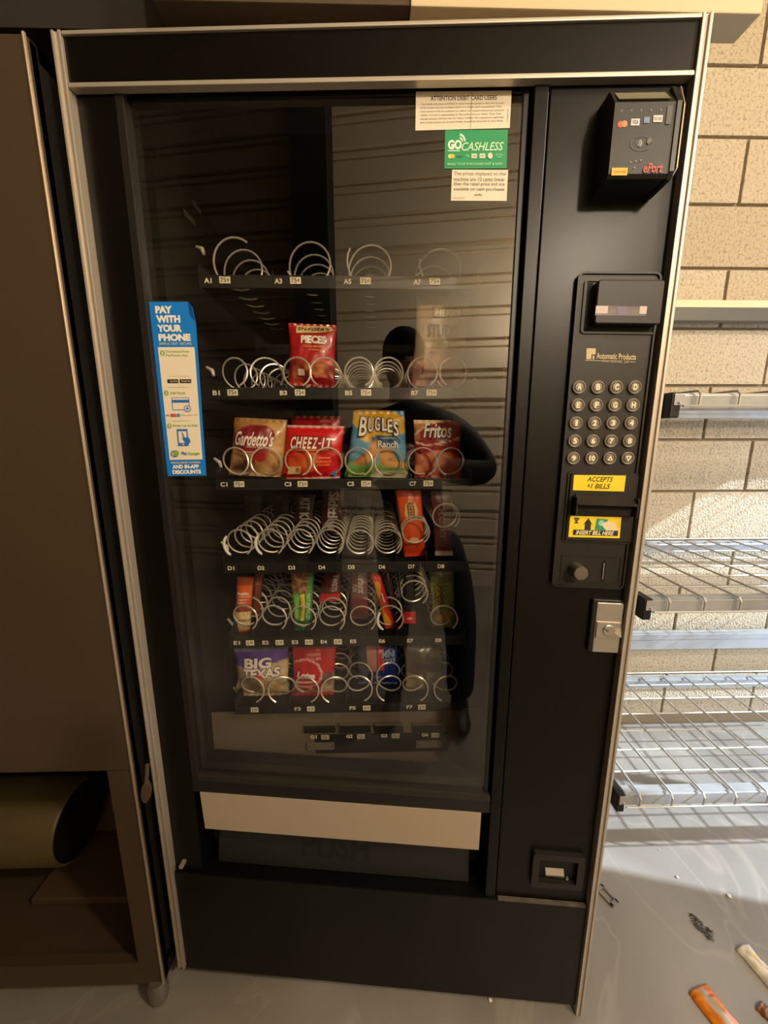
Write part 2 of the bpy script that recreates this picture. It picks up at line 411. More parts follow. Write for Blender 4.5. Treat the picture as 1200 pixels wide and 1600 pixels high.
# coils: centres measured at the coil front
def cc(px, py): p = Wp(px, py, .186); return p[0], p[2]
R1 = .0305
for px, py, ph, pt in ((366, 409, .9, .05), (480, 407, 3.6, .05), (577, 408, 2.6, .05), (690, 410, 3., .075)):
    x, z = cc(px, py); coil(trays['A'], x, z, .044, pt, .36, ph)
for i, px in enumerate((362, 413, 462, 507, 560, 608, 661, 710)):
    x, z = cc(px, 581); coil(trays['B'], x, z, R1, .065 if i < 2 else .045, .45, 4.2 if i % 2 else 5.2, hand=-1 if i % 2 else 1)
for i, px in enumerate((365, 413, 464, 511, 560, 607, 661, 706)):
    x, z = cc(px, 722); coil(trays['C'], x, z, R1, .044, .45, 4.3 if i % 2 else 5.1, hand=-1 if i % 2 else 1)
for i, (px, py) in enumerate(((372, 850), (421, 849), (468, 849), (515, 849), (562, 850), (607, 849), (650, 832), (698, 808))):
    x, z = cc(px, py); coil(trays['D'], x, z, R1 if i < 7 else .0295, (.042, .040, .036, .034, .032, .030, .022, .03)[i], .42, 5.4, tilt=(0, 0, 0, 0, 0, 0, .05, .02)[i])
for i, (px, py) in enumerate(((381, 968), (427, 968), (473, 969), (518, 969), (567, 969), (610, 968), (648, 928), (695, 968))):
    x, z = cc(px, py); coil(trays['E'], x, z, R1, .042 if i != 6 else .028, .42, 5.4, tilt=.05 if i == 6 else 0)
for i, px in enumerate((392, 438, 478, 521, 562, 608, 650, 698)):
    x, z = cc(px, 1079 if i > 3 else 1081); coil(trays['F'], x, z, R1, .05, .42, 4.3 if i % 2 else 5.1, hand=-1 if i % 2 else 1)
# white coil end clips
for px, py, row in ((372, 850, 'D'), (421, 849, 'D'), (610, 968, 'E')):
    x, z = cc(px, py); b = MB(); b.tube([(x+R1*math.cos(t), .184, z+R1*math.sin(t)) for t in [math.radians(140+12*i) for i in range(9)]], [.0016]+[.0034]*7+[.0016], pm((226, 222, 206)), n=8)
    part(b, 'coil_clip', trays[row], smooth=True)
# gum and mint columns (row G)
gt = MB(); zG = Wp(560, 1150, .20)[2]
gt.box(-.21, .13, .20, .204, zG-.05, zG+.004, M_RAIL, bev=.001); gt.box(-.21, .13, .204, .6, zG-.05, zG-.046, M_RAIL)
g = part(gt, 'gum_tray'); M_GR = mat('gum_rail_grey', (92, 84, 72), .5)
for i, (s, px, ppx, lx0, lx1) in enumerate((('G1', 490, 508, 475, 524), ('G2', 546, 564, 530, 579), ('G3', 600, 618, 585, 630), ('G4', 664, 680, 645, 692))):
    cx = Wp(px, 1150, .2)[0]; b = MB(); wd = .0165
    P, Fc = text(s, .03); b.add([(cx-wd/2+p[0]*wd, .1994, zG-.005+p[1]*.010) for p in P], Fc, M_CREAM); part(b, 'selection_lettering', g)
    plate(g, 'price_tag', Wp(ppx, 1150, .2)[0], zG, .020, .0125, '75', y=.198, bg=(186, 176, 148))
    xa, xb = Wp(lx0, 1133, .196)[0], Wp(lx1, 1133, .196)[0]; zz = Wp(lx0, 1132, .196)[2]
    b = MB(); b.box(xa, xb, .192, .200, zz-.0015, zz+.0015, M_GR, bev=.0004); b.box(xa+.012, xb-.012, .21, .215, zz+.012, zz+.028, M_GR, bev=.001)
    b.box(xa, xb, .1985, .1995, zz-.028, zz-.002, M_RAIL)
    part(b, 'gum_column', g)
    if i in (0, 3):
        b = MB(); xa, xb = Wp(lx0+5, 1167, .196)[0], Wp(lx1-2, 1167, .196)[0]; z1, z0 = Wp(500, 1161, .196)[2], Wp(500, 1172, .196)[2]
        b.box(xa, xb, .196, .1985, z0, z1, mat('worn_nickel_tag', (120, 110, 92), .5, metal=.3), bev=.0006)
        for x in (xa+.006, xb-.006): b.lathe([(.0018, 0), (.0018, -.0008)], M_EMB, (x, .196, (z0+z1)/2), 'y', 10)
        part(b, 'metal_tag', g)
b = MB(); b.prism([(IX0+.004, .195, .26), (IX1-.004, .195, .26), (IX1-.004, .2085, zrow['F']-.03), (IX0+.004, .2085, zrow['F']-.03)], 4, (0, .003, 0), mat('delivery_chute_grey', (104, 92, 76), .5)); part(b, 'delivery_chute')
# left inner wall fittings
for (p0, p1, yy) in (((299, 272), (314, 335), .30), ((287, 326), (304, 354), .22)):
    b = MB(); a = Wp(p0[0], p0[1], yy); e = Wp(p1[0], p1[1], yy+.03)
    x = IX0+.001
    def onwall(px, py):
        v = RW@ray(px, py); t = (x-CAM[0])/v[0]; return CAM+t*v
    if yy == .30: q = [onwall(299, 272), onwall(312, 285), onwall(314, 336), onwall(302, 322)]
    else: q = [onwall(286, 325), onwall(304, 344), onwall(305, 354), onwall(288, 336)]
    b.prism(q, 4, (.0008, 0, 0), mat('faded_notice', (150, 146, 112), .6)); part(b, 'notice_card')
for px, py in ((296, 392), (318, 580), (325, 722), (338, 852), (347, 972), (357, 1078)):
    v = Wp(px, py, .26); b = MB(); b.tube([(-.43, .26, v[2]+.008), (-.415, .25, v[2]), (-.41, .245, v[2]-.012)], [.003, .0045, .003], pm((214, 208, 190)), n=8); part(b, 'tray_clip', smooth=True)

# ------------------------------------------------------------------ vending machine: door (its own frame, slightly racked on its hinges)
def dm(X, Y, Z): return tuple(doorpt(X, Y, Z))
def dpart(mb, name, parent, smooth=False):
    o = mb.build(name, parent, smooth=smooth, fn=dm); o.matrix_parent_inverse = parent_inv(parent); return o
XL, XR, ZT, ZB = -.531, .410, 1.872, .026
XLi, XRi = -.516, .396
z_h = D(600, 119.5)[1]        # lower header strip
PY = .014
gl = -.4390; gr = .1665; gt_, gb_ = D(600, 140, .03)[1], D(530, 1217, .0215)[1]
gt_ = D(600, 149, .0215)[1]
zk = D(600, 1388, .01)[1]     # top of the kick panel
zs0, zs1 = D(530, 1249, .02)[1], D(530, 1305, .02)[1]
XP = D(838, 400, .02)[0]      # seam between window side and control side
b = MB()
b.box(XLi, XRi, .003, .1, z_h, ZT-.004, M_DOOR, bev=.001)                      # header
b.box(XLi, gl-.014, PY, .1, zk, z_h-.006, M_DOOR, bev=.0015)                    # left stile
b.box(gl-.014, gr+.014, .0228, .1, gt_+.004, z_h-.006, M_BLK)                 # over the window
b.box(XP+.003, XRi, PY, .1, zk+.004, z_h-.006, M_DOOR, bev=.0015)               # control side
b.box(gr+.014, XP, PY-.004, .1, zk, z_h-.006, M_DOOR, bev=.0015)                # mullion
b.box(XLi, XRi, .006, .1, ZB+.004, zk, M_DOOR, bev=.002)                        # kick panel
door = dpart(b, 'door', vm)
def ledge():
    b = MB(); b.box(XP+.006, XRi-.002, .0055, PY, zk-.001, zk+.0016, mat('pale_ledge', (86, 78, 68), .9, var=.3, scale=60)); return b  # ledge strip in a lighter, mottled grey than the door
dpart(ledge(), 'pale_ledge', door)
# aluminium trim
def trim(x0, x1, z0, z1, vertical=True):
    b = MB()
    if vertical:
        w = x1-x0
        b.box(x0, x0+w*.28, -.002, .03, z0, z1, M_ALU, bev=.001); b.box(x0+w*.24, x0+w*.72, .0015, .03, z0, z1, M_ALU); b.box(x1-w*.3, x1, -.002, .03, z0, z1, M_ALU, bev=.001)
    else: b.box(x0, x1, -.001, .03, z0, z1, M_ALU, bev=.0012)
    return b
b = trim(XL, XLi, ZB+.012, ZT); dpart(b, 'side_trim', door); b = trim(XRi, XR, ZB-.012, ZT); dpart(b, 'side_trim', door)
b = MB(); b.box(XLi+.001, XRi, -.001, .03, ZT-.0055, ZT-.0005, M_ALU, bev=.0012); dpart(b, 'top_trim', door)
b = MB(); b.box(XLi+.001, XRi-.001, -.001, .0135, z_h-.006, z_h, M_ALU, bev=.0012); dpart(b, 'header_trim', door)
# window: bezel, gasket, glass, sill
b = MB()
b.box(gl-.014, gl, .0115, .05, gb_-.012, gt_+.008, M_PANEL, bev=.002); b.box(gr, gr+.009, .019, .05, gb_-.012, gt_+.008, M_BLK, bev=.002)
b.box(gl-.012, gr+.012, .0222, .05, gt_, gt_+.012, M_BLK, bev=.001)
b.box(gl-.003, gr+.012, .011, .05, gb_-.020, gb_-.004, mat('sill_dark_brown', (38, 33, 28), .45), bev=.003)
dpart(b, 'window_frame', door)
b = MB(); b.add([(gl, .0215, gb_-.006), (gr, .0215, gb_-.006), (gr, .0215, gt_+.002), (gl, .0215, gt_+.002)], [[0, 1, 2, 3]], M_GLASS)
dpart(b, 'window_pane', door)
# cream strip and delivery flap
sx0, sx1 = D(314, 1233, .02)[0]+.002, D(751, 1263, .02)[0]
b = MB(); b.prism([(sx0, .0118, zs0), (sx1, .0118, zs0), (sx1-.001, .0118, zs1), (sx0+.003, .0118, zs1)], 4, (0, .006, 0), M_LABELSTRIP); dpart(b, 'cream_strip', door)
b = MB(); b.box(gl-.014, gr+.014, .078, .09, zk-.02, zs1+.01, M_VOID); b.box(gl-.014, gr+.014, PY, .09, zs0, gb_-.012, M_BLK); dpart(b, 'delivery_recess', door)
fx0, fx1 = sx0+.012, sx1-.014
b = MB(); b.box(fx0, fx1, 0, .012, 0, zs1-zk-.003, M_FLAP, bev=.002)
rotx = Matrix.Rotation(math.radians(-12), 3, 'X')
b2 = MB(); b2.v = [tuple(rotx@Vector(v)) for v in [(p[0], p[1], p[2]) for p in b.v]]; b2.f = b.f; b2.m = b.m; b2.mats = b.mats
b2.v = [(p[0], p[1]+.034, p[2]+zk+.003) for p in b2.v]
fh = zs1-zk-.003; fc = (fx0+fx1)/2
def flapsurf(u, v, h):
    p = rotx@Vector((fx0+u*(fx1-fx0), -h, (1-v)*fh)); return (p[0], p[1]+.034, p[2]+zk+.003)
P, Fc = text('PUSH', .04); b2.add([flapsurf(.34+p[0]*.27, .78-p[1]*.52, .0006) for p in P], Fc, M_EMB)
dpart(b2, 'delivery_flap', door)['label'] = 'dark push flap with embossed PUSH'
# hinge wedge at lower left
b = MB(); X, Z = D(283, 1355, .0); b.box(X-.004, X+.004, -.002, .02, Z-.003, Z+.004, M_ALU, bev=.001); dpart(b, 'hinge_pin', door)

# --- control column
def quad(c, Y):                      # surface from four corner pixels on the door plane at depth Y
    p = [D(x, y, Y) for x, y in c]
    def sf(u, v, h=0.):
        X = (1-v)*((1-u)*p[0][0]+u*p[1][0])+v*((1-u)*p[3][0]+u*p[2][0]); Z = (1-v)*((1-u)*p[0][1]+u*p[1][1])+v*((1-u)*p[3][1]+u*p[2][1])
        return (X, Y-h, Z)
    return sf
def rrect(x0, x1, z0, z1, r, n=5):
    pts = []
    for cx, cz, a in ((x1-r, z1-r, 0), (x0+r, z1-r, 90), (x0+r, z0+r, 180), (x1-r, z0+r, 270)):
        for i in range(n+1):
            t = math.radians(a+90*i/n); pts.append((cx+r*math.cos(t), cz+r*math.sin(t)))
    return pts
def rplate(b, x0, x1, z0, z1, r, y0, y1, m):
    """rounded plate with front at y0 (towards the viewer) with a soft edge"""
    e = min(.0015, r*.5); o1 = rrect(x0, x1, z0, z1, r); o2 = rrect(x0+e, x1-e, z0+e, z1-e, max(r-e, .0005)); n = len(o1)
    vs = [(p[0], y1, p[1]) for p in o1]+[(p[0], y0+e, p[1]) for p in o1]+[(p[0], y0, p[1]) for p in o2]
    fs = [[i, (i+1) % n, n+(i+1) % n, n+i] for i in range(n)]+[[n+i, n+(i+1) % n, 2*n+(i+1) % n, 2*n+i] for i in range(n)]+[list(range(2*n, 3*n)), list(range(n))[::-1]]
    b.add(vs, fs, m)
def rrim(b, x0, x1, z0, z1, r, t, y0, y1, m):
    """raised rounded rim"""
    a = rrect(x0, x1, z0, z1, r); c = rrect(x0+t, x1-t, z0+t, z1-t, max(r-t, .0004)); n = len(a)
    vs = [(p[0], y1, p[1]) for p in a]+[(p[0], y0, p[1]) for p in a]+[(p[0], y0, p[1]) for p in c]+[(p[0], y1, p[1]) for p in c]
    fs = [[k*n+i, k*n+(i+1) % n, (k+1)*n+(i+1) % n, (k+1)*n+i] for k in range(3) for i in range(n)]
    b.add(vs, fs, m)
CPY = .008
cx0, cz1 = D(903, 425, CPY); cx1 = D(1034, 425, CPY)[0]; cz0 = D(918, 918, CPY)[1]
b = MB(); rplate(b, cx0, cx1, cz0, cz1, .010, CPY, PY+.002, M_PANEL); rrim(b, cx0, cx1, cz0, cz1, .010, .003, CPY-.003, PY, M_PANEL)
cp = dpart(b, 'control_panel', door)
# display housing
hx0, hz1 = D(915, 439, CPY); hx1, hz0 = D(1021, 522, CPY)
b = MB(); rrim(b, hx0-.002, hx1+.002, hz0-.001, hz1+.002, .006, .003, CPY-.0025, CPY+.001, M_PANEL)
rplate(b, hx0+.012, hx1-.002, hz0+.010, hz1-.004, .004, CPY-.018, CPY+.001, M_PANEL)
dz = (hz0+hz1)/2
wx0, wz1 = D(931, 478, CPY-.018); wx1, wz0 = D(1009, 494, CPY-.018)
M_LCD = mat('display_lens', (58, 54, 82), .12, coat=1.)
b.box(wx0, wx1, CPY-.0185, CPY-.017, wz0, wz1, M_LCD)
for xa, xb in ((0, .24), (.86, 1.)): b.box(wx0+(wx1-wx0)*xa, wx0+(wx1-wx0)*xb, CPY-.0188, CPY-.0184, wz0+.003, wz1, pm((196, 180, 178)))
for xa, xb in ((.42, .62),): b.box(wx0+(wx1-wx0)*xa, wx0+(wx1-wx0)*xb, CPY-.0188, CPY-.0184, wz0+.001, wz1-.001, pm((110, 100, 120)))
b.box(hx0+.004, hx0+.012, CPY-.001, CPY, hz0+.003, hz1-.003, M_VOID); b.box(hx0+.004, hx1-.004, CPY-.001, CPY, hz0+.003, hz0+.010, M_VOID)
dpart(b, 'price_display', door)
# maker's lettering
b = MB(); sf = quad([(915, 544), (995, 546), (994, 569), (914, 566)], CPY-.0003); gold = (196, 176, 132)
art(b, sf, [('rect', .02, 0, .20, .78, gold), ('rect', .12, .42, .20, .78, (52, 48, 44)), ('rect', .145, .52, .175, .78, gold), ('text', 'Automatic Products', .22, .30, .99, .72, gold, .02), ('rect', .0, .84, .36, .88, gold), ('text', 'International, Ltd.', .34, .72, .86, .98, gold, .0, .3), ('rect', .87, .84, .98, .88, gold)])
dpart(b, 'maker_lettering', door)
# keys
keys = ['A', 'B', 'C', 'D', 'E', 'F', 'G', 'H', '1', '2', '3', '4', '5', '6', '7', '8', '9', '10', 'up', 'down']
rows = [((905, 605), (992, 605)), ((903, 633), (989, 633)), ((900, 661), (986, 661)), ((898, 689), (983, 689)), ((896, 716), (981, 716))]
M_KEY = mat('key_cap_clear', (120, 112, 100), .25, metal=.3, coat=.6); M_KEYR = mat('key_ring_chrome', (176, 168, 152), .35, metal=.5)
for i, s in enumerate(keys):
    (xa, ya), (xb, yb) = rows[i//4]; t = (i % 4)/3; X, Z = D(xa+(xb-xa)*t, ya+(yb-ya)*t, CPY-.003)
    b = MB(); R = .0105
    b.lathe([(R, CPY-.0005), (R, CPY-.0035), (R-.0012, CPY-.0045), (R-.0024, CPY-.0035), (R-.0024, CPY-.001)], M_KEYR, (X, 0, Z), 'y', 28)
    b.lathe([(R-.0028, CPY-.001), (R-.0030, CPY-.0035), (R-.0042, CPY-.0045), (.001, CPY-.0048)], M_KEY, (X, 0, Z), 'y', 24)
    y = CPY-.0051
    if s == 'up': b.add([(X-.0045, y, Z-.0035), (X+.0045, y, Z-.0035), (X, y, Z+.005)], [[0, 1, 2]], M_CREAM); b.add([(X-.0016, y-.0002, Z-.002), (X+.0016, y-.0002, Z-.002), (X, y-.0002, Z+.0012)], [[0, 1, 2]], M_INK)
    elif s == 'down': b.add([(X-.005, y, Z+.004), (X+.005, y, Z+.004), (X, y, Z-.0055)], [[0, 1, 2]], M_CREAM); b.add([(X-.0018, y-.0002, Z+.0022), (X+.0018, y-.0002, Z+.0022), (X, y-.0002, Z-.0015)], [[0, 1, 2]], M_INK)
    else:
        P, Fc = text(s, .045); wd = .0066 if len(s) == 1 else .0095
        if s == '1': wd = .004
        b.add([(X-wd/2+p[0]*wd, y, Z-.0045+p[1]*.009) for p in P], Fc, M_CREAM)
    dpart(b, 'key', door, smooth=False)
# bill acceptor
ax0, az1 = D(890, 739, CPY); ax1, az0 = D(981, 847, CPY)
b = MB(); rplate(b, ax0, ax1, az0, az1, .004, CPY-.006, CPY+.001, M_PANEL); rrim(b, ax0-.003, ax1+.003, az0-.003, az1+.003, .005, .003, CPY-.003, CPY+.001, M_BLK)
s0 = D(900, 772, CPY-.006); s1 = D(982, 790, CPY-.03); sl = D(982, 806, CPY-.02)
zA, zB_, zC = D(940, 772, CPY-.006)[1], D(940, 790, CPY-.026)[1], D(940, 806, CPY-.01)[1]
xa, xb = ax0+.006, ax1-.004
b.prism([(xa+.004, CPY-.006, zA), (xa+.002, CPY-.026, zB_+.002), (xa+.002, CPY-.026, zB_), (xa+.004, CPY-.006, zB_-.003)], 4, (xb-xa-.004, 0, 0), M_PANEL)
b.box(xa, xa+.003, CPY-.024, CPY-.005, zC, zA-.004, M_PANEL, bev=.001); b.box(xb-.001, xb+.002, CPY-.024, CPY-.005, zC, zA-.004, M_PANEL, bev=.001)
b.box(xa+.002, xb, CPY-.012, CPY-.0065, zC+.001, zB_, M_VOID)
dpart(b, 'bill_acceptor', door)
YEL = (236, 208, 30)
b = MB(); sf = quad([(897, 742), (978, 743), (975, 768), (895, 766)], CPY-.0065)
art(b, sf, [('rect', 0, 0, 1, 1, YEL), ('text', 'ACCEPTS', .26, .10, .76, .42, (40, 34, 18), .02, .25), ('text', '$', .28, .56, .32, .78, (40, 34, 18), .02), ('text', '1 BILLS', .34, .54, .72, .86, (40, 34, 18), .02, .25)])
dpart(b, 'bill_label', door)['label'] = 'yellow label reading ACCEPTS $1 BILLS'
b = MB(); sf = quad([(891, 806), (971, 808), (968, 841), (888, 839)], CPY-.0065)
art(b, sf, [('rect', 0, 0, 1, 1, YEL), ('rect', .08, .64, .96, .90, (38, 34, 24)), ('text', 'INSERT BILL HERE', .14, .67, .88, .87, (240, 232, 190), .02, .25),
  ('poly', [(.30, .64), (.42, .64), (.42, .34), (.46, .42), (.36, .08), (.26, .42), (.30, .34)], (38, 32, 22)),
  ('poly', [(.52, .10), (.74, .12), (.72, .64), (.50, .62)], (40, 140, 110)), ('poly', disc(.62, .30, .06, .14, 14), (150, 205, 170)),
  ('poly', [(.62, .34), (.74, .20), (.88, .26), (.95, .64), (.72, .64), (.66, .48)], (232, 210, 170)), ('rect', .08, .08, .18, .16, (38, 32, 22)), ('rect', .10, .18, .16, .24, (38, 32, 22)), ('poly', [(.08, .34), (.18, .34), (.13, .24)], (38, 32, 22))])
dpart(b, 'bill_label', door)['label'] = 'yellow label reading INSERT BILL HERE with arrow and hand'
# coin knob and slot
b = MB(); x0_, z1_ = D(878, 867, CPY); x1_, z0_ = D(966, 912, CPY); rrim(b, x0_, x1_, z0_, z1_, .002, .0012, CPY-.0012, CPY+.0005, M_PANEL)
X, Z = D(899, 889, CPY); b.lathe([(.0125, CPY), (.0125, CPY-.022), (.0115, CPY-.0245), (.003, CPY-.025)], mat('brushed_knob', (120, 114, 104), .4, metal=.7), (X, 0, Z), 'y', 28)
dpart(b, 'coin_knob', door, smooth=True)
b = MB(); X, Z = D(944, 892, CPY); b.prism([(X+.0028*math.cos(a), CPY-.001, Z+.019*math.sin(a)) for a in [i*math.pi/8 for i in range(16)]], 16, (0, .0008, 0), M_VOID)
b.tube([(X-.0025, CPY-.002, Z+.015), (X-.0032, CPY-.003, Z), (X-.0025, CPY-.002, Z-.015)], .0009, M_KEYR, n=6); dpart(b, 'coin_slot', door)
# lock
b = MB(); x0_, z1_ = D(932, 941, PY-.008); x1_, z0_ = D(965, 1020, PY-.008); rplate(b, x0_-.006, x1_+.001, z0_-.001, z1_+.005, .004, PY-.008, PY+.001, M_BLK)
rplate(b, x0_+.001, x1_, z0_, z1_, .002, PY-.010, PY-.004, M_LOCK)
zm = (z0_+z1_)/2; xm = (x0_+x1_)/2; b.prism([(x0_+.004, PY-.0102, zm+.013), (x1_-.001, PY-.0102, zm+.013), (x1_-.001, PY-.016, zm+.009), (x1_-.001, PY-.016, zm-.014), (x0_+.004, PY-.0102, zm-.018)], 5, (0, .001, 0), M_LOCK)
b.box(x0_+.003, x1_-.002, PY-.0125, PY-.009, zm-.019, zm+.013, M_LOCK, bev=.001)
b.lathe([(.0108, PY-.012), (.0108, PY-.0138), (.0098, PY-.0145), (.002, PY-.0146)], M_LOCK, (xm+.001, 0, zm-.003), 'y', 26)
b.prism([(xm-.008, PY-.0150, zm+.001), (xm-.001, PY-.0150, zm-.002), (xm+.001, PY-.0150, zm-.004), (xm-.004, PY-.0150, zm-.003)], 4, (0, .0003, 0), M_VOID)
dpart(b, 'door_lock', door)['label'] = 'stainless lock plate with key barrel'
# coin return
b = MB(); x0_, z1_ = D(832, 1333, PY-.008); x1_, z0_ = D(909, 1391, PY-.008)
rrim(b, x0_+.002, x1_, z0_, z1_, .006, .014, PY-.010, PY+.02, M_PANEL)
b.box(x0_+.01, x1_-.01, PY+.012, PY+.014, z0_+.01, z1_-.01, M_VOID)
rr_ = Matrix.Rotation(math.radians(-28), 3, 'X')
b.box(-.022, .016, -.001, .001, -.02, .02, M_LOCK, rot=rr_, at=((x0_+x1_)/2, PY+.004, (z0_+z1_)/2+.004))
b.tube([((x0_+x1_)/2-.02, PY+.002, z0_+.020), ((x0_+x1_)/2+.022, PY+.002, z0_+.018)], .0022, M_LOCK); b.lathe([(.003, 0), (.003, -.004)], M_LOCK, ((x0_+x1_)/2+.024, PY, z0_+.02), 'y', 12)
dpart(b, 'coin_return', door)
# card reader
RF = -.038
rx0, rz0 = D(949, 277, RF); rx1 = D(1049, 271, RF)[0]; rz1 = D(965, 126, RF)[1]; rzs = D(965, 160, RF)[1]
b = MB()
prf = [(PY, rz0-.012+.012), (RF+.004, rz0), (RF, rz0+.004), (RF, rzs), (RF+.020, rz1+.002), (PY, rz1+.004)]
b.prism([(rx0+.001, y, z) for y, z in prf], 6, (rx1-rx0-.002, 0, 0), M_PANEL)
b.prism([(rx1-.004, y-.002, z) for y, z in [(PY, rz0-.002), (RF+.006, rz0-.002), (RF, rz0+.006), (RF, rzs), (RF+.018, rz1+.004), (PY, rz1+.004)]], 6, (.006, 0, 0), M_BLK)
b.tube([(rx1+.004, RF+.004, rz0+.004), (rx1+.005, RF-.002, rz0+.01), (rx1+.005, RF-.002, rzs-.004), (rx1+.002, RF+.006, rz1-.004)], .0012, M_EDGE, n=6)
b.prism([(rx0+.006, RF+.0015, rzs+.004), (rx1-.012, RF+.0015, rzs+.004), (rx1-.012, RF+.0170, rz1-.003), (rx0+.006, RF+.0170, rz1-.003)], 4, (0, -.001, .0005), mat('reader_lcd', (122, 118, 96), .25))
sf = lambda u, v, h: (rx0+.003+u*(rx1-rx0-.010), RF-h, rzs+v*(rz0-rzs))
g1 = (150, 146, 140)
items = [('poly', disc(.10+.17*i, .11, .018, .02, 8), (96, 92, 88)) for i in range(5)]
items += [('poly', disc(.10, .29, .05, .045, 14), (190, 84, 50)), ('poly', disc(.17, .285, .05, .045, 14), (206, 130, 70)), ('rect', .28, .22, .43, .31, (206, 202, 198)), ('text', 'VISA', .30, .235, .41, .295, (60, 70, 120), .03), ('rect', .50, .20, .60, .28, (110, 130, 170)), ('rect', .66, .18, .82, .27, (214, 208, 208)), ('text', 'DISCOVER', .67, .205, .81, .25, (90, 70, 60), .02),
  ('rect', .88, .06, .97, .30, (72, 69, 66))]
items += [('quads', ringpts(.50, .55, .20, .10, .07), (82, 80, 76))]
for k in range(3): items.append(('quads', ringpts(.38, .55, .05+.04*k, .035+.02*k, .22, 8, -.7, .7), (150, 148, 142)))
items += [('poly', disc(.62+.02*k, .53-.015*k, .03, .035, 8), (92, 90, 86)) for k in range(2)]
items += [('poly', disc(x, y, .012, .012, 8), g1) for x, y in ((.34, .80), (.43, .79), (.52, .78), (.42, .88))]
items += [('rect', .02, .88, .30, .985, (232, 176, 40)), ('text', 'CONTACTLESS', .05, .92, .27, .955, (120, 80, 20), .02), ('text', 'ePort', .58, .82, .92, .95, (190, 70, 62), .02, .25)]
art(b, sf, items)
dpart(b, 'card_reader', door)['label'] = 'black card reader with screen and contactless symbol'

# --- stickers on the glass
def sticker(name, c, Y, items, label, base=None):
    b = MB(); sf = quad(c, Y)
    if base: b.add([sf(0, 0), sf(1, 0), sf(1, 1), sf(0, 1)], [[0, 1, 2, 3]], pm(base))
    art(b, sf, items); o = dpart(b, name, door); o['label'] = label; return o
para = ['Your bank will place a HOLD on your account greater than the amount', 'of purchase due to multiple items in a single card transaction. This', 'hold amount will be updated to reflect the actual transaction amount', 'within 2-3 hours depending on the policy of your bank. Your final',
        'charge amount will be only for items vended. Any questions regarding', 'your banks policy on account holds should be directed to your bank.']
G3 = (96, 88, 78)
sticker('notice_sticker', [(650, 143), (799.5, 141.5), (796.5, 200), (649, 204)], .0209, [('text', 'ATTENTION DEBIT CARD USERS', .155, .12, .85, .24, (52, 46, 40), .02)]+[('text', s, .05, .30+.095*i, .93-(.03 if i in (1, 3) else 0), .36+.095*i, G3) for i, s in enumerate(para)]+[('rect', .585, 0, .588, 1, (80, 72, 62)), ('vtext', 'form 2212 rev', .965, .5, .98, .85, G3)], 'white sticker headed ATTENTION DEBIT CARD USERS', (226, 214, 192))
gg = (196, 232, 200)
sticker('notice_sticker', [(695.5, 203.5), (793.5, 202.5), (791.5, 263), (694.5, 263.5)], .0207, [('text', 'GO', .05, .25, .27, .50, (226, 244, 224), .05), ('quads', ringpts(.235, .31, .10, .22, .28, 8, -1.57, -.1), gg), ('quads', ringpts(.235, .31, .06, .13, .4, 8, -1.57, -.1), gg), ('rect', .05, .52, .24, .55, gg),
  ('text', 'CASHLESS', .27, .32, .94, .54, (200, 236, 200), .01, .3), ('poly', disc(.09, .68, .035, .06, 12), (214, 220, 96)), ('poly', disc(.13, .68, .035, .06, 12), (206, 190, 70)), ('text', 'Apple', .19, .65, .29, .72, (20, 110, 80), .02), ('text', 'Tap', .34, .64, .39, .71, (140, 220, 190), .04),
  ('rect', .43, .62, .52, .74, (214, 224, 190)), ('text', 'VISA', .44, .655, .51, .71, (120, 120, 90), .02), ('rect', .56, .62, .65, .74, (214, 224, 190)), ('text', 'PAY', .58, .655, .64, .71, (110, 110, 80), .02), ('poly', disc(.73, .68, .04, .08, 14), (222, 216, 190)), ('text', 'CONTACTLESS\nTAP HERE', .81, .63, .93, .73, (180, 226, 190)),
  ('text', 'MAKE YOUR PURCHASES FAST & EASY', .05, .86, .93, .93, (170, 222, 170), .01)], 'green GO CASHLESS sticker', (24, 150, 92))
sticker('notice_sticker', [(706.5, 265), (794, 265.5), (791.5, 314), (704.5, 313.5)], .0209, [('text', 'The prices displayed on this', .04, .07, .96, .21, (74, 66, 56)), ('text', 'machine are 10 cents lower', .04, .24, .95, .37, (74, 66, 56)), ('text', 'than the retail price and are', .04, .40, .95, .54, (74, 66, 56)), ('text', 'available on cash purchases', .04, .57, .95, .70, (74, 66, 56)), ('text', 'only', .42, .76, .56, .87, (74, 66, 56)), ('text', 'Fees assessed', .04, .89, .24, .93, (120, 110, 96))], 'white sticker about prices displayed being 10 cents lower', (228, 216, 194))
BL = (10, 124, 214); GRN = (136, 176, 60); PB = (40, 110, 190); CR = (236, 224, 200)
b = MB(); sf = quad([(232, 471.5), (304, 471.5), (322.5, 743), (262, 744)], .0206)
b.add([sf(0, 0), sf(.86, 0), sf(.95, .03), sf(1, .11), sf(1, 1), sf(0, 1)], [[0, 1, 2, 3, 4, 5]], pm(BL))
b.add([sf(.86, 0, .0006), sf(.95, .03, .003), sf(1., .11, .0006), sf(.9, .07, .0015)], [[0, 1, 3], [1, 2, 3]], pm((8, 84, 160)))
W_ = (240, 236, 222)
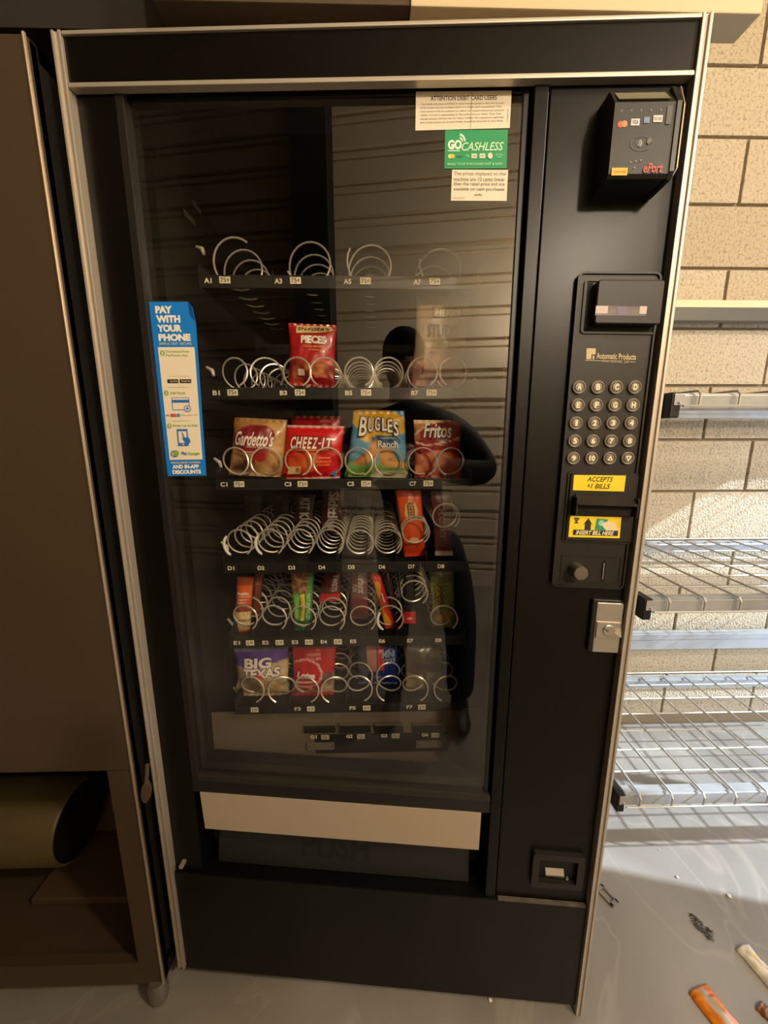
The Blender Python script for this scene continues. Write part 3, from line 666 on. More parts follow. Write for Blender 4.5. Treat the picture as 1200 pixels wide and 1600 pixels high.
art(b, sf, [('rect', .10, .245, .93, .90, CR), ('text', 'PAY', .13, .022, .50, .062, W_, .06), ('text', 'WITH', .13, .072, .66, .112, W_, .06), ('text', 'YOUR', .13, .122, .68, .162, W_, .06), ('text', 'PHONE', .14, .172, .86, .212, W_, .06), ('text', 'SIMPLE. FAST. SECURE.', .14, .219, .88, .233, (196, 188, 140), .02),
  ('poly', disc(.19, .278, .055, .015, 16), GRN), ('text', '1', .175, .270, .205, .287, W_, .03), ('text', 'Download Free', .27, .262, .80, .276, GRN, .02), ('text', 'PayRange App', .27, .284, .77, .299, GRN, .02),
  ('text', 'or search in the store', .28, .405, .74, .411, (150, 140, 120)), ('rect', .24, .425, .50, .447, (44, 40, 36)), ('rect', .53, .425, .80, .447, (44, 40, 36)), ('text', 'App Store', .30, .431, .48, .442, CR, .01), ('text', 'Google Play', .57, .431, .78, .442, CR, .01), ('rect', .26, .470, .74, .472, (200, 190, 168)),
  ('poly', disc(.19, .503, .055, .015, 16), GRN), ('text', '2', .17, .495, .21, .512, W_, .03), ('text', 'Add Funds', .28, .496, .64, .510, GRN, .02),
  ('rect', .30, .530, .72, .602, PB), ('rect', .315, .533, .705, .599, CR), ('rect', .30, .543, .72, .560, PB), ('poly', disc(.66, .594, .085, .020, 18), PB), ('poly', disc(.66, .594, .065, .0155, 18), CR), ('rect', .62, .591, .70, .597, PB), ('rect', .645, .583, .675, .605, PB),
  ('text', 'VISA', .12, .628, .21, .638, (90, 90, 120), .02), ('rect', .24, .624, .37, .641, (206, 80, 44)), ('rect', .39, .624, .47, .641, (80, 130, 190)), ('text', 'Discover', .50, .627, .62, .636, (140, 120, 100)), ('text', 'Apple Pay', .65, .628, .76, .637, (120, 110, 100)), ('text', 'G Pay', .80, .628, .90, .637, (120, 110, 100)), ('rect', .26, .664, .72, .666, (200, 190, 168)),
  ('poly', disc(.19, .694, .055, .015, 16), GRN), ('text', '3', .17, .686, .21, .703, W_, .03), ('text', 'Swipe up to Pay!', .27, .686, .88, .702, GRN, .02),
  ('rect', .36, .715, .62, .815, PB), ('rect', .39, .728, .59, .798, CR), ('poly', disc(.49, .807, .02, .005, 10), CR), ('poly', [(.47, .735), (.49, .732), (.54, .765), (.64, .765), (.68, .79), (.60, .812), (.52, .792), (.46, .768), (.50, .772)], PB),
  ('quads', ringpts(.25, .862, .10, .020, .28), PB), ('poly', disc(.29, .858, .075, .017, 16), GRN), ('text', 'Pay', .41, .850, .58, .874, PB, .03, .2), ('text', 'Range', .59, .853, .88, .874, GRN, .03, .2),
  ('text', 'EXCLUSIVE OFFERS', .14, .912, .88, .924, (214, 200, 150), .03), ('text', 'AND IN-APP', .16, .930, .84, .955, W_, .06), ('text', 'DISCOUNTS', .15, .962, .88, .988, W_, .06)], lift=.0001)
dpart(b, 'notice_sticker', door)['label'] = 'tall blue PAY WITH YOUR PHONE sticker, upper corner curling'

# ------------------------------------------------------------------ snacks
M_BAG = mat('bag_film_print', (255, 255, 255), .34, attr=True, coat=.25, bump=.12, scale=70)
M_BAGT = mat('bag_film_print_matt', (255, 255, 255), .5, attr=True, bump=.1, scale=60)
def vn(x, y, s=0):
    """cheap smooth value noise 0..1"""
    xi, yi = math.floor(x), math.floor(y); fx, fy = x-xi, y-yi; fx = fx*fx*(3-2*fx); fy = fy*fy*(3-2*fy)
    h = lambda a, b: (math.sin(a*127.1+b*311.7+s*74.7)*43758.5453) % 1
    return (h(xi, yi)*(1-fx)+h(xi+1, yi)*fx)*(1-fy)+(h(xi, yi+1)*(1-fx)+h(xi+1, yi+1)*fx)*fy
def mixc(a, b, t): t = max(0, min(1, t)); return tuple(a[i]*(1-t)+b[i]*t for i in range(3))
def bag(name, corners, y, thick, colf, items=(), label='', cat='snack', nu=30, nv=40, yaw=0., lean=0., seed=0, ruffle=.0025, group=None, crimp=.06, mtl=None, w2=1.25, zmin=None):
    """filled pouch: corners in pixels (tl, tr, br, bl) read on the room plane y"""
    P = [np.array(Wp(px, py, y)) for px, py in corners]
    c0 = sum(P)/4; zb = min(P[2][2], P[3][2])
    if zmin is not None:
        for k in (2, 3): P[k][2] = max(P[k][2], zmin)
        zb = min(P[2][2], P[3][2])
    base = np.array([c0[0], y, zb])
    def surf(u, v, h=0., side=-1):
        p = (1-v)*((1-u)*P[0]+u*P[1])+v*((1-u)*P[3]+u*P[2])
        uu, vv = max(0., min(1., u)), max(0., min(1., v))
        a = (4*uu*(1-uu))**.55; vc = max(0., min(1., (vv-crimp)/(1-2*crimp))); bb = (4*vc*(1-vc))**.6
        t = thick*.5*a*bb*(1+.22*(vn(u*3.2, v*3.5, seed)-.5)*2)
        t += thick*.10*a*(vn(u*9+v*2, v*7, seed+3)-.5)
        wr = ruffle*(vn(u*2.2, v*9, seed+5)-.5)*(1-a)*3
        if v < crimp or v > 1-crimp: t = .0006; p = p+np.array([0, .0012*math.sin(u*46), 0])
        pin = .035*(1-(2*v-1)**2)                       # sides drawn in by the filling
        q = p+(sum(P)/4-p)*np.array([pin*abs(2*u-1), 0, 0])
        q = q+np.array([0, side*(t+h)+wr+(v-.5)*lean*-.1, 0])
        d = q-c0; c, s = math.cos(yaw), math.sin(yaw)
        return c0+np.array([c*d[0]-s*d[1], s*d[0]+c*d[1], d[2]])
    b = MB(); vs = []; cols = []; fs = []
    for side in (-1, 1):
        for j in range(nv+1):
            for i in range(nu+1):
                u, v = i/nu, j/nv; vs.append(surf(u, v, 0, side)); cols.append(colf(u, v) if side < 0 else mixc((150, 140, 130), colf(1-u, v), .6))
    n1 = (nu+1)*(nv+1)
    idx = lambda s, i, j: s*n1+j*(nu+1)+i
    for s in (0, 1):
        for j in range(nv):
            for i in range(nu): fs.append((idx(s, i, j), idx(s, i+1, j), idx(s, i+1, j+1), idx(s, i, j+1)))
    for j in range(nv):
        fs.append((idx(0, 0, j), idx(0, 0, j+1), idx(1, 0, j+1), idx(1, 0, j))); fs.append((idx(0, nu, j), idx(0, nu, j+1), idx(1, nu, j+1), idx(1, nu, j)))
    me = bpy.data.meshes.new(name); me.from_pydata([tuple(map(float, p-base)) for p in vs], [], fs)
    at = me.color_attributes.new('print', 'FLOAT_COLOR', 'POINT')
    at.data.foreach_set('color', [x for c in cols for x in lin(c)+(1.,)])
    me.materials.append(mtl or M_BAG)
    for p in me.polygons: p.use_smooth = True
    o = bpy.data.objects.new(name, me); C.objects.link(o); o.location = base
    tag(o, label, cat, group)
    if items:
        d = MB(); art(d, lambda u, v, h: (u, v, h), items, lift=.0006)
        bm = bmesh.new(); bv = [bm.verts.new(p) for p in d.v]; ks = {}
        for f_, k_ in zip(d.f, d.m):
            try: bm.faces.new([bv[i] for i in f_]).material_index = k_
            except ValueError: pass
        bmesh.ops.triangulate(bm, faces=bm.faces[:])
        for _ in range(3):
            es = [e for e in bm.edges if (e.verts[0].co-e.verts[1].co).length > .045]
            if not es: break
            bmesh.ops.subdivide_edges(bm, edges=es, cuts=1); bmesh.ops.triangulate(bm, faces=[f for f in bm.faces if len(f.verts) > 3])
        for vv in bm.verts: vv.co = Vector(tuple(np.array(surf(vv.co.x, vv.co.y, .002+vv.co.z))-base))
        tm = bpy.data.meshes.new('printed_lettering'); bm.to_mesh(tm); bm.free()
        for m_ in d.mats: tm.materials.append(m_)
        t = bpy.data.objects.new('printed_lettering', tm); C.objects.link(t); t.parent = o
    return o
def chipspat(u, v, c1, c2, s=9, seed=1):
    n = vn(u*s, v*s*1.2, seed); n2 = vn(u*s*2.3, v*s*2.3, seed+1); return mixc(c1, c2, (n*1.3+n2*.5)-.5)
def inell(u, v, cu, cv, ru, rv, rot=0.):
    du, dv = u-cu, v-cv; c, s = math.cos(rot), math.sin(rot); x, y = (c*du+s*dv)/ru, (-s*du+c*dv)/rv; return x*x+y*y
WH = (238, 230, 216)
zt = {k: v+.0005 for k, v in zrow.items()}
# B3 red pretzel pieces
def c_(u, v):
    c = (176, 28, 30)
    if v > .52 and u > .08: c = mixc(c, chipspat(u, v, (214, 150, 90), (130, 40, 24), 7, 3), min(1, (v-.52)*7)*(.9 if v < .9 else .3))
    if inell(u, v, .9, .98, .9, .18) < 1 and u > .3: c = (150, 24, 28)
    return c
b3 = bag('pretzel_bag', [(451, 505), (526, 508), (524, 606), (452, 602)], .232, .036, c_, [('poly', [(.16, .03), (.88, .03), (.96, .10), (.84, .13), (.60, .15), (.17, .17)], (214, 178, 120)), ('text', "SNYDER'S", .2, .06, .86, .12, (44, 34, 26), .03), ('text', 'PIECES', .28, .20, .80, .33, WH, .05), ('text', 'Honey Mustard', .34, .36, .76, .40, (226, 150, 50), .02), ('text', '& Onion', .46, .41, .66, .44, (226, 150, 50), .02), ('rect', .22, .74, .36, .84, (216, 200, 180)), ('text', 'SERVING', .56, .81, .84, .86, (226, 140, 110), .02)],
  'red bag of pretzel pieces reading PIECES, alone on the second shelf from the top', 'snack bag', seed=1, zmin=zt['B'])
# B7 beige faded jerky-style bag
def c_(u, v):
    c = mixc((168, 148, 118), (150, 126, 96), vn(u*4, v*5, 4))
    if v > .66 and u < .9: c = mixc(c, (196, 130, 90), .5)
    if v > .8: c = chipspat(u, v, (150, 96, 80), (80, 40, 36), 7, 9)
    return c
bag('stuffed_snack_bag', [(652, 458), (735, 466), (724, 606), (642, 602)], .236, .034, c_, [('rect', .30, .14, .86, .26, (112, 88, 66)), ('rect', .315, .148, .845, .252, (158, 134, 104)), ('text', 'HERKS', .35, .165, .82, .24, (226, 210, 180), .03, .1), ('text', 'STUDD', .22, .33, .80, .47, (104, 84, 62), .02), ('text', 'pretzels', .42, .52, .66, .57, (112, 88, 66), .02), ('text', 'NET WT', .30, .62, .50, .65, (112, 88, 66), .02)],
  'tall beige snack bag half lost in reflections, right end of the second shelf', 'snack bag', seed=8, zmin=zt['B'])
# C1 tan snack mix
def c_(u, v):
    c = mixc((196, 150, 88), (150, 100, 50), vn(u*4, v*4, 2)*(.5+.8*(u < .35)))
    if inell(u, v, .42, .34, .40, .23, -.15) < 1: c = (128, 22, 34)
    if .14 < u < .72 and .45 < v < .62: c = mixc((150, 26, 38), c, abs(u-.42)*1.6)
    if v > .58: c = chipspat(u, v, (206, 160, 106), (70, 40, 24), 7, 5) if u < .5 else chipspat(u, v, (222, 178, 120), (150, 100, 50), 6, 6)
    if inell(u, v, .56, .64, .13, .09) < 1: c = (176, 30, 36)
    return c
bag('snack_mix_bag', [(366, 652), (449, 656), (446, 746), (357, 742)], .232, .038, c_, [('text', "Gardetto's", .08, .22, .80, .47, (240, 228, 214), .025, .35), ('text', 'SNACK MIX', .32, .47, .62, .50, (230, 200, 180), .02), ('rect', .28, .56, .50, .575, (226, 190, 160))],
  'tan and maroon bag of snack mix, leftmost bag on the third shelf', 'snack bag', seed=2, zmin=zt['C'])
# C3 red cracker bags
RD = (206, 24, 28)
def c_(u, v):
    c = RD
    if inell(u, v, .38, .66, .26, .22) < 1: c = chipspat(u, v, (226, 120, 50), (190, 50, 30), 6, 8)
    if v < .03 or v > .97: c = (214, 170, 160)
    return c
cz_ = [('text', ch, a, .20+.004*i, b_, .42, (238, 232, 216), .03, .1) for i, (ch, a, b_) in enumerate((('C', .11, .20), ('H', .21, .31), ('E', .325, .395), ('E', .41, .48), ('Z', .49, .58), ('I', .655, .69), ('T', .72, .83)))]+[('rect', .595, .31, .64, .335, (238, 232, 216))]
bag('cracker_bag', [(448, 664), (539, 666), (532, 747), (438, 751)], .228, .036, c_, [('poly', [(.14, .17), (.80, .20), (.84, .45), (.10, .42)], (150, 14, 20)), *cz_, ('rect', .12, .43, .78, .46, (230, 110, 40)), ('text', 'Original', .62, .57, .82, .61, (240, 200, 150), .02), ('text', 'BAKED SNACK', .58, .64, .84, .68, (236, 140, 60), .02), ('text', 'CRACKERS', .60, .70, .82, .74, (236, 140, 60), .02), ('rect', .12, .74, .34, .88, (222, 190, 140)), ('rect', .26, .76, .32, .84, (180, 110, 60)), ('poly', disc(.90, .90, .05, .05, 10), (60, 130, 190))],
  'front red bag of square cheese crackers with big white lettering, third shelf', 'snack bag', seed=3, zmin=zt['C'])
def c_(u, v): return mixc((186, 22, 28), (150, 18, 24), vn(u*3, v*3, 2))
bag('cracker_bag', [(455, 650), (533, 650), (528, 738), (452, 738)], .275, .03, c_, [('text', 'savory', .58, .05, .90, .14, (220, 120, 100), .02, .2)],
  'second red cracker bag, mostly hidden behind the front one, its top edge showing', 'snack bag', seed=4, zmin=zt['C'])
# C5 blue corn horn bag
def c_(u, v):
    c = mixc((70, 140, 190), (130, 180, 205), v*1.2)
    if inell(u, v, .5, .16, .56, .20, .12) < 1: c = (222, 172, 50)
    if inell(u, v, .32, .34, .16, .13) < 1: c = (222, 172, 50)
    if inell(u, v, .64, .44, .26, .085, .05) < 1: c = (30, 90, 130)
    if v > .70: c = mixc(c, chipspat(u, v, (90, 150, 60), (140, 170, 60), 5, 4), (v-.70)*6)
    if v > .88 and u > .4: c = (190, 186, 150)
    for cu, cv, ru, rv, ro in ((.36, .68, .26, .08, -.5), (.45, .56, .10, .14, .3), (.66, .66, .13, .11, .1), (.76, .78, .22, .06, .1)):
        e = inell(u, v, cu, cv, ru, rv, ro)
        if e < 1: c = mixc((232, 180, 110), (190, 110, 50), e*vn(u*14, v*14, 3)*1.4)
    return c
sf_b = [('text', 'B', .13, .09, .30, .40, (28, 26, 30), .07, .05), ('text', 'B', .15, .10, .29, .38, WH, .02, .05)]
for i, (ch, a, t_, d_) in enumerate((('U', .30, .11, .32), ('G', .42, .10, .30), ('L', .55, .11, .30), ('E', .65, .13, .32), ('S', .76, .16, .37))):
    sf_b += [('text', ch, a, t_-.01, a+.12, d_+.01, (28, 26, 30), .07), ('text', ch, a+.015, t_, a+.105, d_, WH, .02)]
bag('corn_snack_bag', [(552, 640), (632, 642), (640, 747), (538, 745)], .232, .042, c_, sf_b+[('text', 'Ranch', .50, .44, .84, .54, (236, 232, 220), .02), ('text', 'FLAVOURED', .54, .39, .80, .415, (180, 210, 120), .02)],
  'blue and yellow bag of horn-shaped corn snacks with a green meadow at its foot', 'snack bag', seed=5, zmin=zt['C'], ruffle=.004)
# C7 red and tan corn chips
def c_(u, v):
    c = mixc((206, 150, 90), (176, 110, 60), vn(u*4, v*3, 2))
    if v < .06: c = (226, 196, 140)
    if .33 < v: c = (160, 26, 32)
    if inell(u, v, .6, .2, .6, .17, -.2) < 1 and u > .12: c = (150, 40, 34)
    if inell(u, v, .6, .2, .6, .17, -.2) < 1.25 and inell(u, v, .6, .2, .6, .17, -.2) > 1: c = (232, 206, 160)
    if inell(u, v, .5, .78, .55, .26) < 1: c = mixc(c, chipspat(u, v, (232, 150, 110), (160, 60, 40), 7, 2), .95)
    return c
bag('corn_chip_bag', [(646, 656), (720, 657), (721, 748), (647, 746)], .232, .038, c_, [('text', 'Fritos', .20, .06, .80, .32, (34, 22, 20), .05, .3), ('text', 'Fritos', .19, .05, .79, .30, (238, 224, 206), .02, .3), ('text', 'The Original', .30, .40, .66, .44, (220, 170, 120), .02)],
  'red and tan bag of corn chips at the right end of the third shelf', 'snack bag', seed=6, zmin=zt['C'])
# slim bars and pouches
def slim(name, corners, y, thick, colf, items, label, cat='candy bar', **k):
    return bag(name, corners, y, thick, colf, items, label, cat, nu=12, nv=34, crimp=.05, ruffle=.001, **k)
def two(c1, c2, f=.5): return lambda u, v: c1 if v < f else c2
slim('peanut_butter_bar', [(618, 766), (658, 766), (666, 868), (632, 870)], .228, .016, lambda u, v: mixc((222, 84, 22), (176, 40, 16), max(0, v-.5)*1.4) if not (v > .95) else (226, 60, 30),
  [('poly', [(.30, .20), (.46, .14), (.72, .18), (.80, .28), (.70, .42), (.34, .46), (.22, .36)], (214, 176, 110)), ('vtext', "REESE'S", .36, .17, .66, .43, (120, 56, 30), .03), ('poly', disc(.5, .74, .22, .05, 12), (214, 180, 120))],
  'orange candy wrapper standing behind the raised coil of slot D7', seed=11, zmin=zt['D'])
slim('candy_wrapper', [(672, 768), (706, 768), (708, 868), (680, 868)], .225, .014, lambda u, v: (96, 36, 32) if v < .93 else (206, 196, 180), [('vtext', 'CHOCOLATE', .3, .2, .6, .7, (150, 110, 90), .01)],
  'dark red candy wrapper with a white end under the right-hand coil D8', seed=12, zmin=zt['D'])
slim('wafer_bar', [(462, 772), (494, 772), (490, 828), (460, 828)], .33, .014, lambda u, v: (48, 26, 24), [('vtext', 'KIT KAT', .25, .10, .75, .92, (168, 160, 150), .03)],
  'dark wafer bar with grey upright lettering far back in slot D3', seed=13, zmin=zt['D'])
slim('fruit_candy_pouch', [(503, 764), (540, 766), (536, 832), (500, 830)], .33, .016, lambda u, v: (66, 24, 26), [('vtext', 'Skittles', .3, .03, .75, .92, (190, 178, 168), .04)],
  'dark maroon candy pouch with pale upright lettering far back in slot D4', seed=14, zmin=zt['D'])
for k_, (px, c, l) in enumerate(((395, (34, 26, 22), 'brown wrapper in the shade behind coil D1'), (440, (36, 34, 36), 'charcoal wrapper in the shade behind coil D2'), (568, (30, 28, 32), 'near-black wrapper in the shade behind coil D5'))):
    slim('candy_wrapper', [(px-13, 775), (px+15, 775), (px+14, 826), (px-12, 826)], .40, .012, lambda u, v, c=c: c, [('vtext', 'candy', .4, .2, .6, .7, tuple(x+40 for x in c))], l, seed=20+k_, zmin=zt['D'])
# E1 cracker packet: a small carton-like pack
def crack(u, v):
    if v < .14: return (150, 60, 24)
    if v < .56: return mixc((214, 96, 34), (150, 60, 30), max(0, v-.34)*3.5)
    if v < .60: return (90, 44, 22)
    if v > .96: return (180, 84, 36)
    if abs(v-.76) < .006: return (120, 90, 50)
    du, dv = (u*4.2) % 1-.5, (v*16) % 1-.5
    return (150, 120, 70) if du*du+dv*dv < .03 else (226, 200, 140)
slim('cracker_packet', [(371, 901), (397, 902), (392, 996), (365, 995)], .232, .022, crack, [('text', 'Austin', .12, .24, .82, .29, WH, .03), ('rect', .05, .315, .95, .322, WH), ('text', 'Peanut\nButter', .18, .35, .76, .44, (240, 214, 190), .02), ('text', 'on crackers', .22, .46, .74, .49, (236, 190, 150), .01)],
  'orange packet of square sandwich crackers, front of slot E1', 'snack', seed=15, zmin=zt['E'], w2=1)
slim('cracker_packet', [(398, 893), (412, 893), (406, 960), (393, 960)], .27, .02, lambda u, v: (120, 52, 26), [('text', 'Toasty', .2, .2, .8, .3, (190, 140, 100))],
  'brown cracker packet behind the orange one in slot E1', 'snack', seed=16, zmin=zt['E'])
def c_(u, v):
    c = mixc((40, 120, 60), (70, 150, 70), vn(u*5, v*9, 3))
    if v < .33 and u < .82: c = chipspat(u, v*2.4, (176, 130, 90), (80, 50, 30), 12, 3)
    if .36 < v < .62 and u < .4: c = (120, 180, 70)
    if .62 < v < .78 and u < .3: c = (150, 190, 90)
    if v > .80: c = (22, 84, 40)
    return c
slim('granola_bar', [(454, 893), (491, 894), (487, 987), (460, 985)], .232, .018, c_, [('poly', [(.40, .36), (.62, .34), (.66, .56), (.58, .80), (.40, .80), (.48, .58)], (222, 200, 50)), ('vtext', 'CRUNCHY', .44, .40, .56, .76, (90, 100, 30), .02), ('vtext', 'NATURE VALLEY', .70, .34, .92, .78, (190, 220, 170), .02), ('poly', disc(.55, .9, .14, .025, 10), (180, 200, 100))],
  'green crunchy granola bar with a yellow stripe in slot E3', 'granola bar', seed=17, zmin=zt['E'])
slim('licorice_packet', [(506, 893), (536, 893), (532, 938), (498, 940)], .26, .018, lambda u, v: mixc((70, 22, 26), (90, 28, 30), v) if v < .72 else (206, 30, 36), [('vtext', 'TWISTS', .52, .08, .80, .62, (170, 158, 150), .04)],
  'dark packet with a bright red crimped end above coil E4', seed=18)
slim('candy_roll', [(548, 892), (575, 893), (577, 968), (546, 966)], .25, .018, lambda u, v: mixc((116, 92, 86), (120, 60, 56), vn(u*3, v*6, 2)) if v < .55 else mixc((110, 36, 34), (90, 100, 90), max(0, v-.75)*2), [('vtext', 'Starburst', .42, .02, .86, .42, (196, 186, 180), .03), ('vtext', 'FUN', .12, .25, .4, .4, (180, 170, 160), .03)],
  'pinkish grey candy pack with pale upright letters in slot E5', seed=19, zmin=zt['E'])
def c_(u, v):
    c = (226, 158, 34)
    if v < .12: c = (206, 30, 26)
    if u > .45+.25*math.sin(v*9): c = (196, 28, 26)
    if v > .94: c = (200, 60, 30)
    return c
slim('toffee_bar', [(579, 896), (594, 897), (619, 981), (602, 982)], .222, .016, c_, [('poly', [(.52, .30), (.68, .34), (.72, .50), (.58, .48)], (206, 190, 196)), ('vtext', 'BEST', .22, .40, .45, .60, (190, 110, 20), .02)],
  'yellow and red candy bar leaning to the right in slot E6', seed=20)
slim('candy_wrapper', [(596, 893), (608, 893), (622, 945), (610, 948)], .25, .014, lambda u, v: (70, 52, 36) if (u+v*3) % .5 > .2 else (30, 24, 20), [], 'dark foil wrapper directly behind the yellow and red bar', seed=33)
slim('candy_wrapper', [(630, 896), (648, 896), (650, 974), (630, 974)], .225, .012, lambda u, v: (30, 22, 20) if v < .74 else (190, 40, 36), [('poly', disc(.5, .88, .25, .03, 8), (226, 170, 160))],
  'black wrapper with a small red foot under the raised coil E7', seed=34, zmin=zt['E'])
def c_(u, v):
    c = mixc((96, 104, 44), (150, 150, 60), vn(u*4, v*6, 5))
    if v < .22: c = mixc((110, 116, 60), (80, 90, 44), vn(u*8, v*8, 2))
    e = inell(u, v, .55, .80, .42, .14)
    if e < 1: c = chipspat(u, v, (226, 160, 60), (90, 110, 50), 6, 6)
    return c
slim('sour_candy_bag', [(669, 888), (709, 889), (712, 980), (676, 979)], .232, .020, c_, [('vtext', 'SOUR', .46, .26, .74, .62, (34, 44, 24), .06), ('vtext', 'SOUR', .50, .27, .72, .60, (150, 176, 70), .01), ('vtext', 'PATCH', .14, .27, .42, .74, (30, 36, 20), .07), ('vtext', 'PATCH', .18, .28, .38, .73, (190, 150, 60), .01)],
  'olive green sour candy bag with chunky upright lettering, slot E8', 'candy bag', seed=21, zmin=zt['E'])
# F row
def c_(u, v):
    c = mixc((150, 132, 104), (200, 180, 140), vn(u*6, v*6, 3))
    d = .34+.05*math.sin(u*5)
    if v < d: c = mixc((74, 48, 130), (110, 84, 160), vn(u*4, v*6, 3))
    if v < .10: c = mixc((110, 104, 110), (150, 146, 150), vn(u*9, v*9, 3))
    if inell(u, v, .64, .78, .24, .17) < 1: c = mixc((206, 180, 130), (160, 124, 80), vn(u*16, v*16, 8))
    if inell(u, v, .26, .74, .22, .20) < 1: c = mixc((150, 128, 96), (100, 80, 56), vn(u*16, v*16, 9))
    return c
tx = []
for s, a, b0, cx_, d0 in (('BIG', .20, .20, .70, .38), ('TEXAS', .18, .38, .86, .54)):
    tx += [('text', s, a-.012, b0-.01, cx_+.012, d0+.01, (70, 44, 120), .08), ('text', s, a, b0, cx_, d0, (224, 214, 190), .04)]
bag('cinnamon_roll_pack', [(366, 1010), (452, 1004), (454, 1106), (372, 1108)], .232, .040, c_, tx+[('rect', .42, .485, .53, .555, (216, 56, 40))],
  'clear pack of iced buns with a purple top, left end of the lowest full shelf', 'pastry', seed=22, ruffle=.006, zmin=zt['F'])
def c_(u, v):
    c = (172, 22, 34)
    e = inell(u, v, .30, .52, .42, .28)
    if e < 1: c = (206, 176, 160)
    if e < .80: c = (184, 24, 34)
    if v > .82: c = chipspat(u, v, (206, 150, 100), (120, 40, 30), 11, 3) if v < .95 else (160, 30, 30)
    if u > .72 and .52 < v < .9: c = chipspat(u, v, (170, 150, 130), (90, 60, 50), 9, 3)
    return c
bag('trail_mix_bag', [(457, 1008), (527, 1004), (523, 1103), (457, 1104)], .230, .034, c_, [('text', 'ORIGINAL', .34, .13, .66, .18, (226, 150, 140), .02), ('text', 'TRAIL MIX', .32, .20, .68, .25, (226, 150, 140), .02), ('text', 'Lotsa', .12, .46, .56, .58, (236, 226, 210), .05, .2), ('poly', [(.04, .66), (.52, .62), (.54, .66), (.06, .70)], (226, 200, 186))],
  'red bag of trail mix with a round white-rimmed emblem on the lowest full shelf', 'snack bag', seed=23, zmin=zt['F'])
def c_(u, v):
    c = mixc((26, 50, 140), (16, 30, 90), vn(u*4, v*5, 3))
    if u < .25: c = mixc((40, 48, 66), (70, 78, 96), vn(u*9, v*9, 3))
    if .25 < u < .50 and v < .62: c = (176, 120, 96)
    if .50 < u < .66 and v < .56: c = (206, 60, 30)
    if v > .95: c = (110, 130, 190)
    return c
bag('cookie_bag', [(556, 1008), (622, 1008), (622, 1068), (560, 1068)], .27, .028, c_, [('text', 'MINI', .62, .10, .92, .26, (150, 170, 190), .03), ('text', 'COOKIE', .64, .28, .94, .42, (150, 170, 190), .03), ('text', '1.00', .34, .70, .60, .80, (150, 180, 210), .03)],
  'blue and orange cookie bag set back behind the F5 coils', 'snack bag', seed=24)
def c_(u, v):
    c = mixc((110, 98, 72), (60, 50, 36), vn(u*4, v*4, 7)*1.1)
    if v > .55 and u < .45: c = (150, 130, 96)
    if v > .5 and u > .55: c = mixc((130, 124, 110), (90, 84, 76), vn(u*9, v*9, 3))
    return c
bag('chocolate_chip_cookie_bag', [(630, 1006), (688, 1006), (697, 1085), (634, 1078)], .250, .034, c_, [('text', 'Famous', .18, .28, .76, .44, (44, 36, 26), .04, .3), ('text', 'Amos', .52, .16, .86, .30, (44, 36, 26), .03, .3)],
  'crumpled tan and grey cookie bag at the right end of the lowest full shelf', 'snack bag', seed=25, ruffle=.006)

# ------------------------------------------------------------------ left: dark stainless cabinet (neighbouring machine)
lc = empty('stainless_cabinet', (-.9, .35, 0))
tag(lc, 'dark brownish stainless steel cabinet left of the vending machine, open compartment at its foot', 'cabinet')
LX, LY = -.548, .015
zt_ = Wp(45, 52, LY)[2]; zb_ = Wp(273, 1535, LY)[2]
ox = Wp(168, 1210, LY)[0]; oz1 = Wp(165, 1205, LY)[2]; oz0 = Wp(215, 1505, LY)[2]; LX0 = -1.75
b = MB()
b.box(LX0, LX, LY, LY+.02, oz1, zt_, M_BROWN, bev=.003); b.box(ox, LX, LY, LY+.02, zb_, oz1, M_BROWN); b.box(LX0, ox, LY, LY+.02, zb_, oz0, M_BROWN)
b.box(LX-.02, LX, LY+.006, .84, zb_, zt_, mat('cabinet_side_dark', (16, 13, 11), .6)); b.box(LX0, LX0+.02, LY+.02, .84, zb_, zt_, M_BROWN); b.box(LX0, LX, LY+.02, .84, zt_-.02, zt_, M_BROWN); b.box(LX0, LX, .82, .84, zb_, zt_, M_BROWN); b.box(LX0, LX, LY+.02, .84, oz0-.03, oz0-.01, M_BROWN)
part(b, 'cabinet_shell', lc)
b = MB(); b.tube([(LX-.0015, LY-.001, zb_), (LX-.0015, LY-.001, zt_)], .0028, M_EDGE, n=8); part(b, 'edge_strip', lc, smooth=True)
b = MB(); zc = Wp(100, 1290, .19)[2]; xr = Wp(118, 1290, .19)[0]; R = .098
b.lathe([(R*.96, xr), (R, xr-.006), (R, -1.6)], M_OLIVE, (0, .21, zc), 'x', 40); b.lathe([(R*.93, xr+.001), (R*.90, xr-.03)], M_RUB, (0, .21, zc), 'x', 30)
part(b, 'drum', lc, smooth=True)
b = MB(); a = Wp(80, 1365, .17); e = Wp(190, 1490, .10)
M_TRB = mat('brown_compartment_tray', (84, 66, 44), .6, metal=.2, bump=.3, scale=14)
b.box(Wp(78, 1370, .2)[0], LX-.03, .14, .5, oz0-.008, oz0+.012, M_TRB, bev=.003); b.box(Wp(78, 1370, .3)[0], LX-.03, .32, .35, oz0, oz0+.14, M_TRB, bev=.003)
part(b, 'compartment_tray', lc)
b = MB(); fx = LX-.016
b.lathe([(.012, 0), (.017, .003), (.021, .02), (.021, .045), (.017, .060), (.012, zb_+.004)], mat('leg_steel', (150, 146, 140), .3, metal=.7), (fx-.002, LY+.004, 0), n=28); part(b, 'leg', lc, smooth=True)
b = MB(); b.lathe([(.02, 0), (.02, .04), (.014, zb_)], MC['leg_steel'], (-1.7, LY+.03, 0)); part(b, 'leg', lc, smooth=True)
b = MB(); b.lathe([(.02, 0), (.02, .04), (.014, zb_)], MC['leg_steel'], (LX-.05, .78, 0)); part(b, 'leg', lc, smooth=True)
b = MB(); c0 = Wp(228, 1238, LY-.006); M_LAT = mat('latch_brown', (110, 92, 70), .4, metal=.5)
vs = []
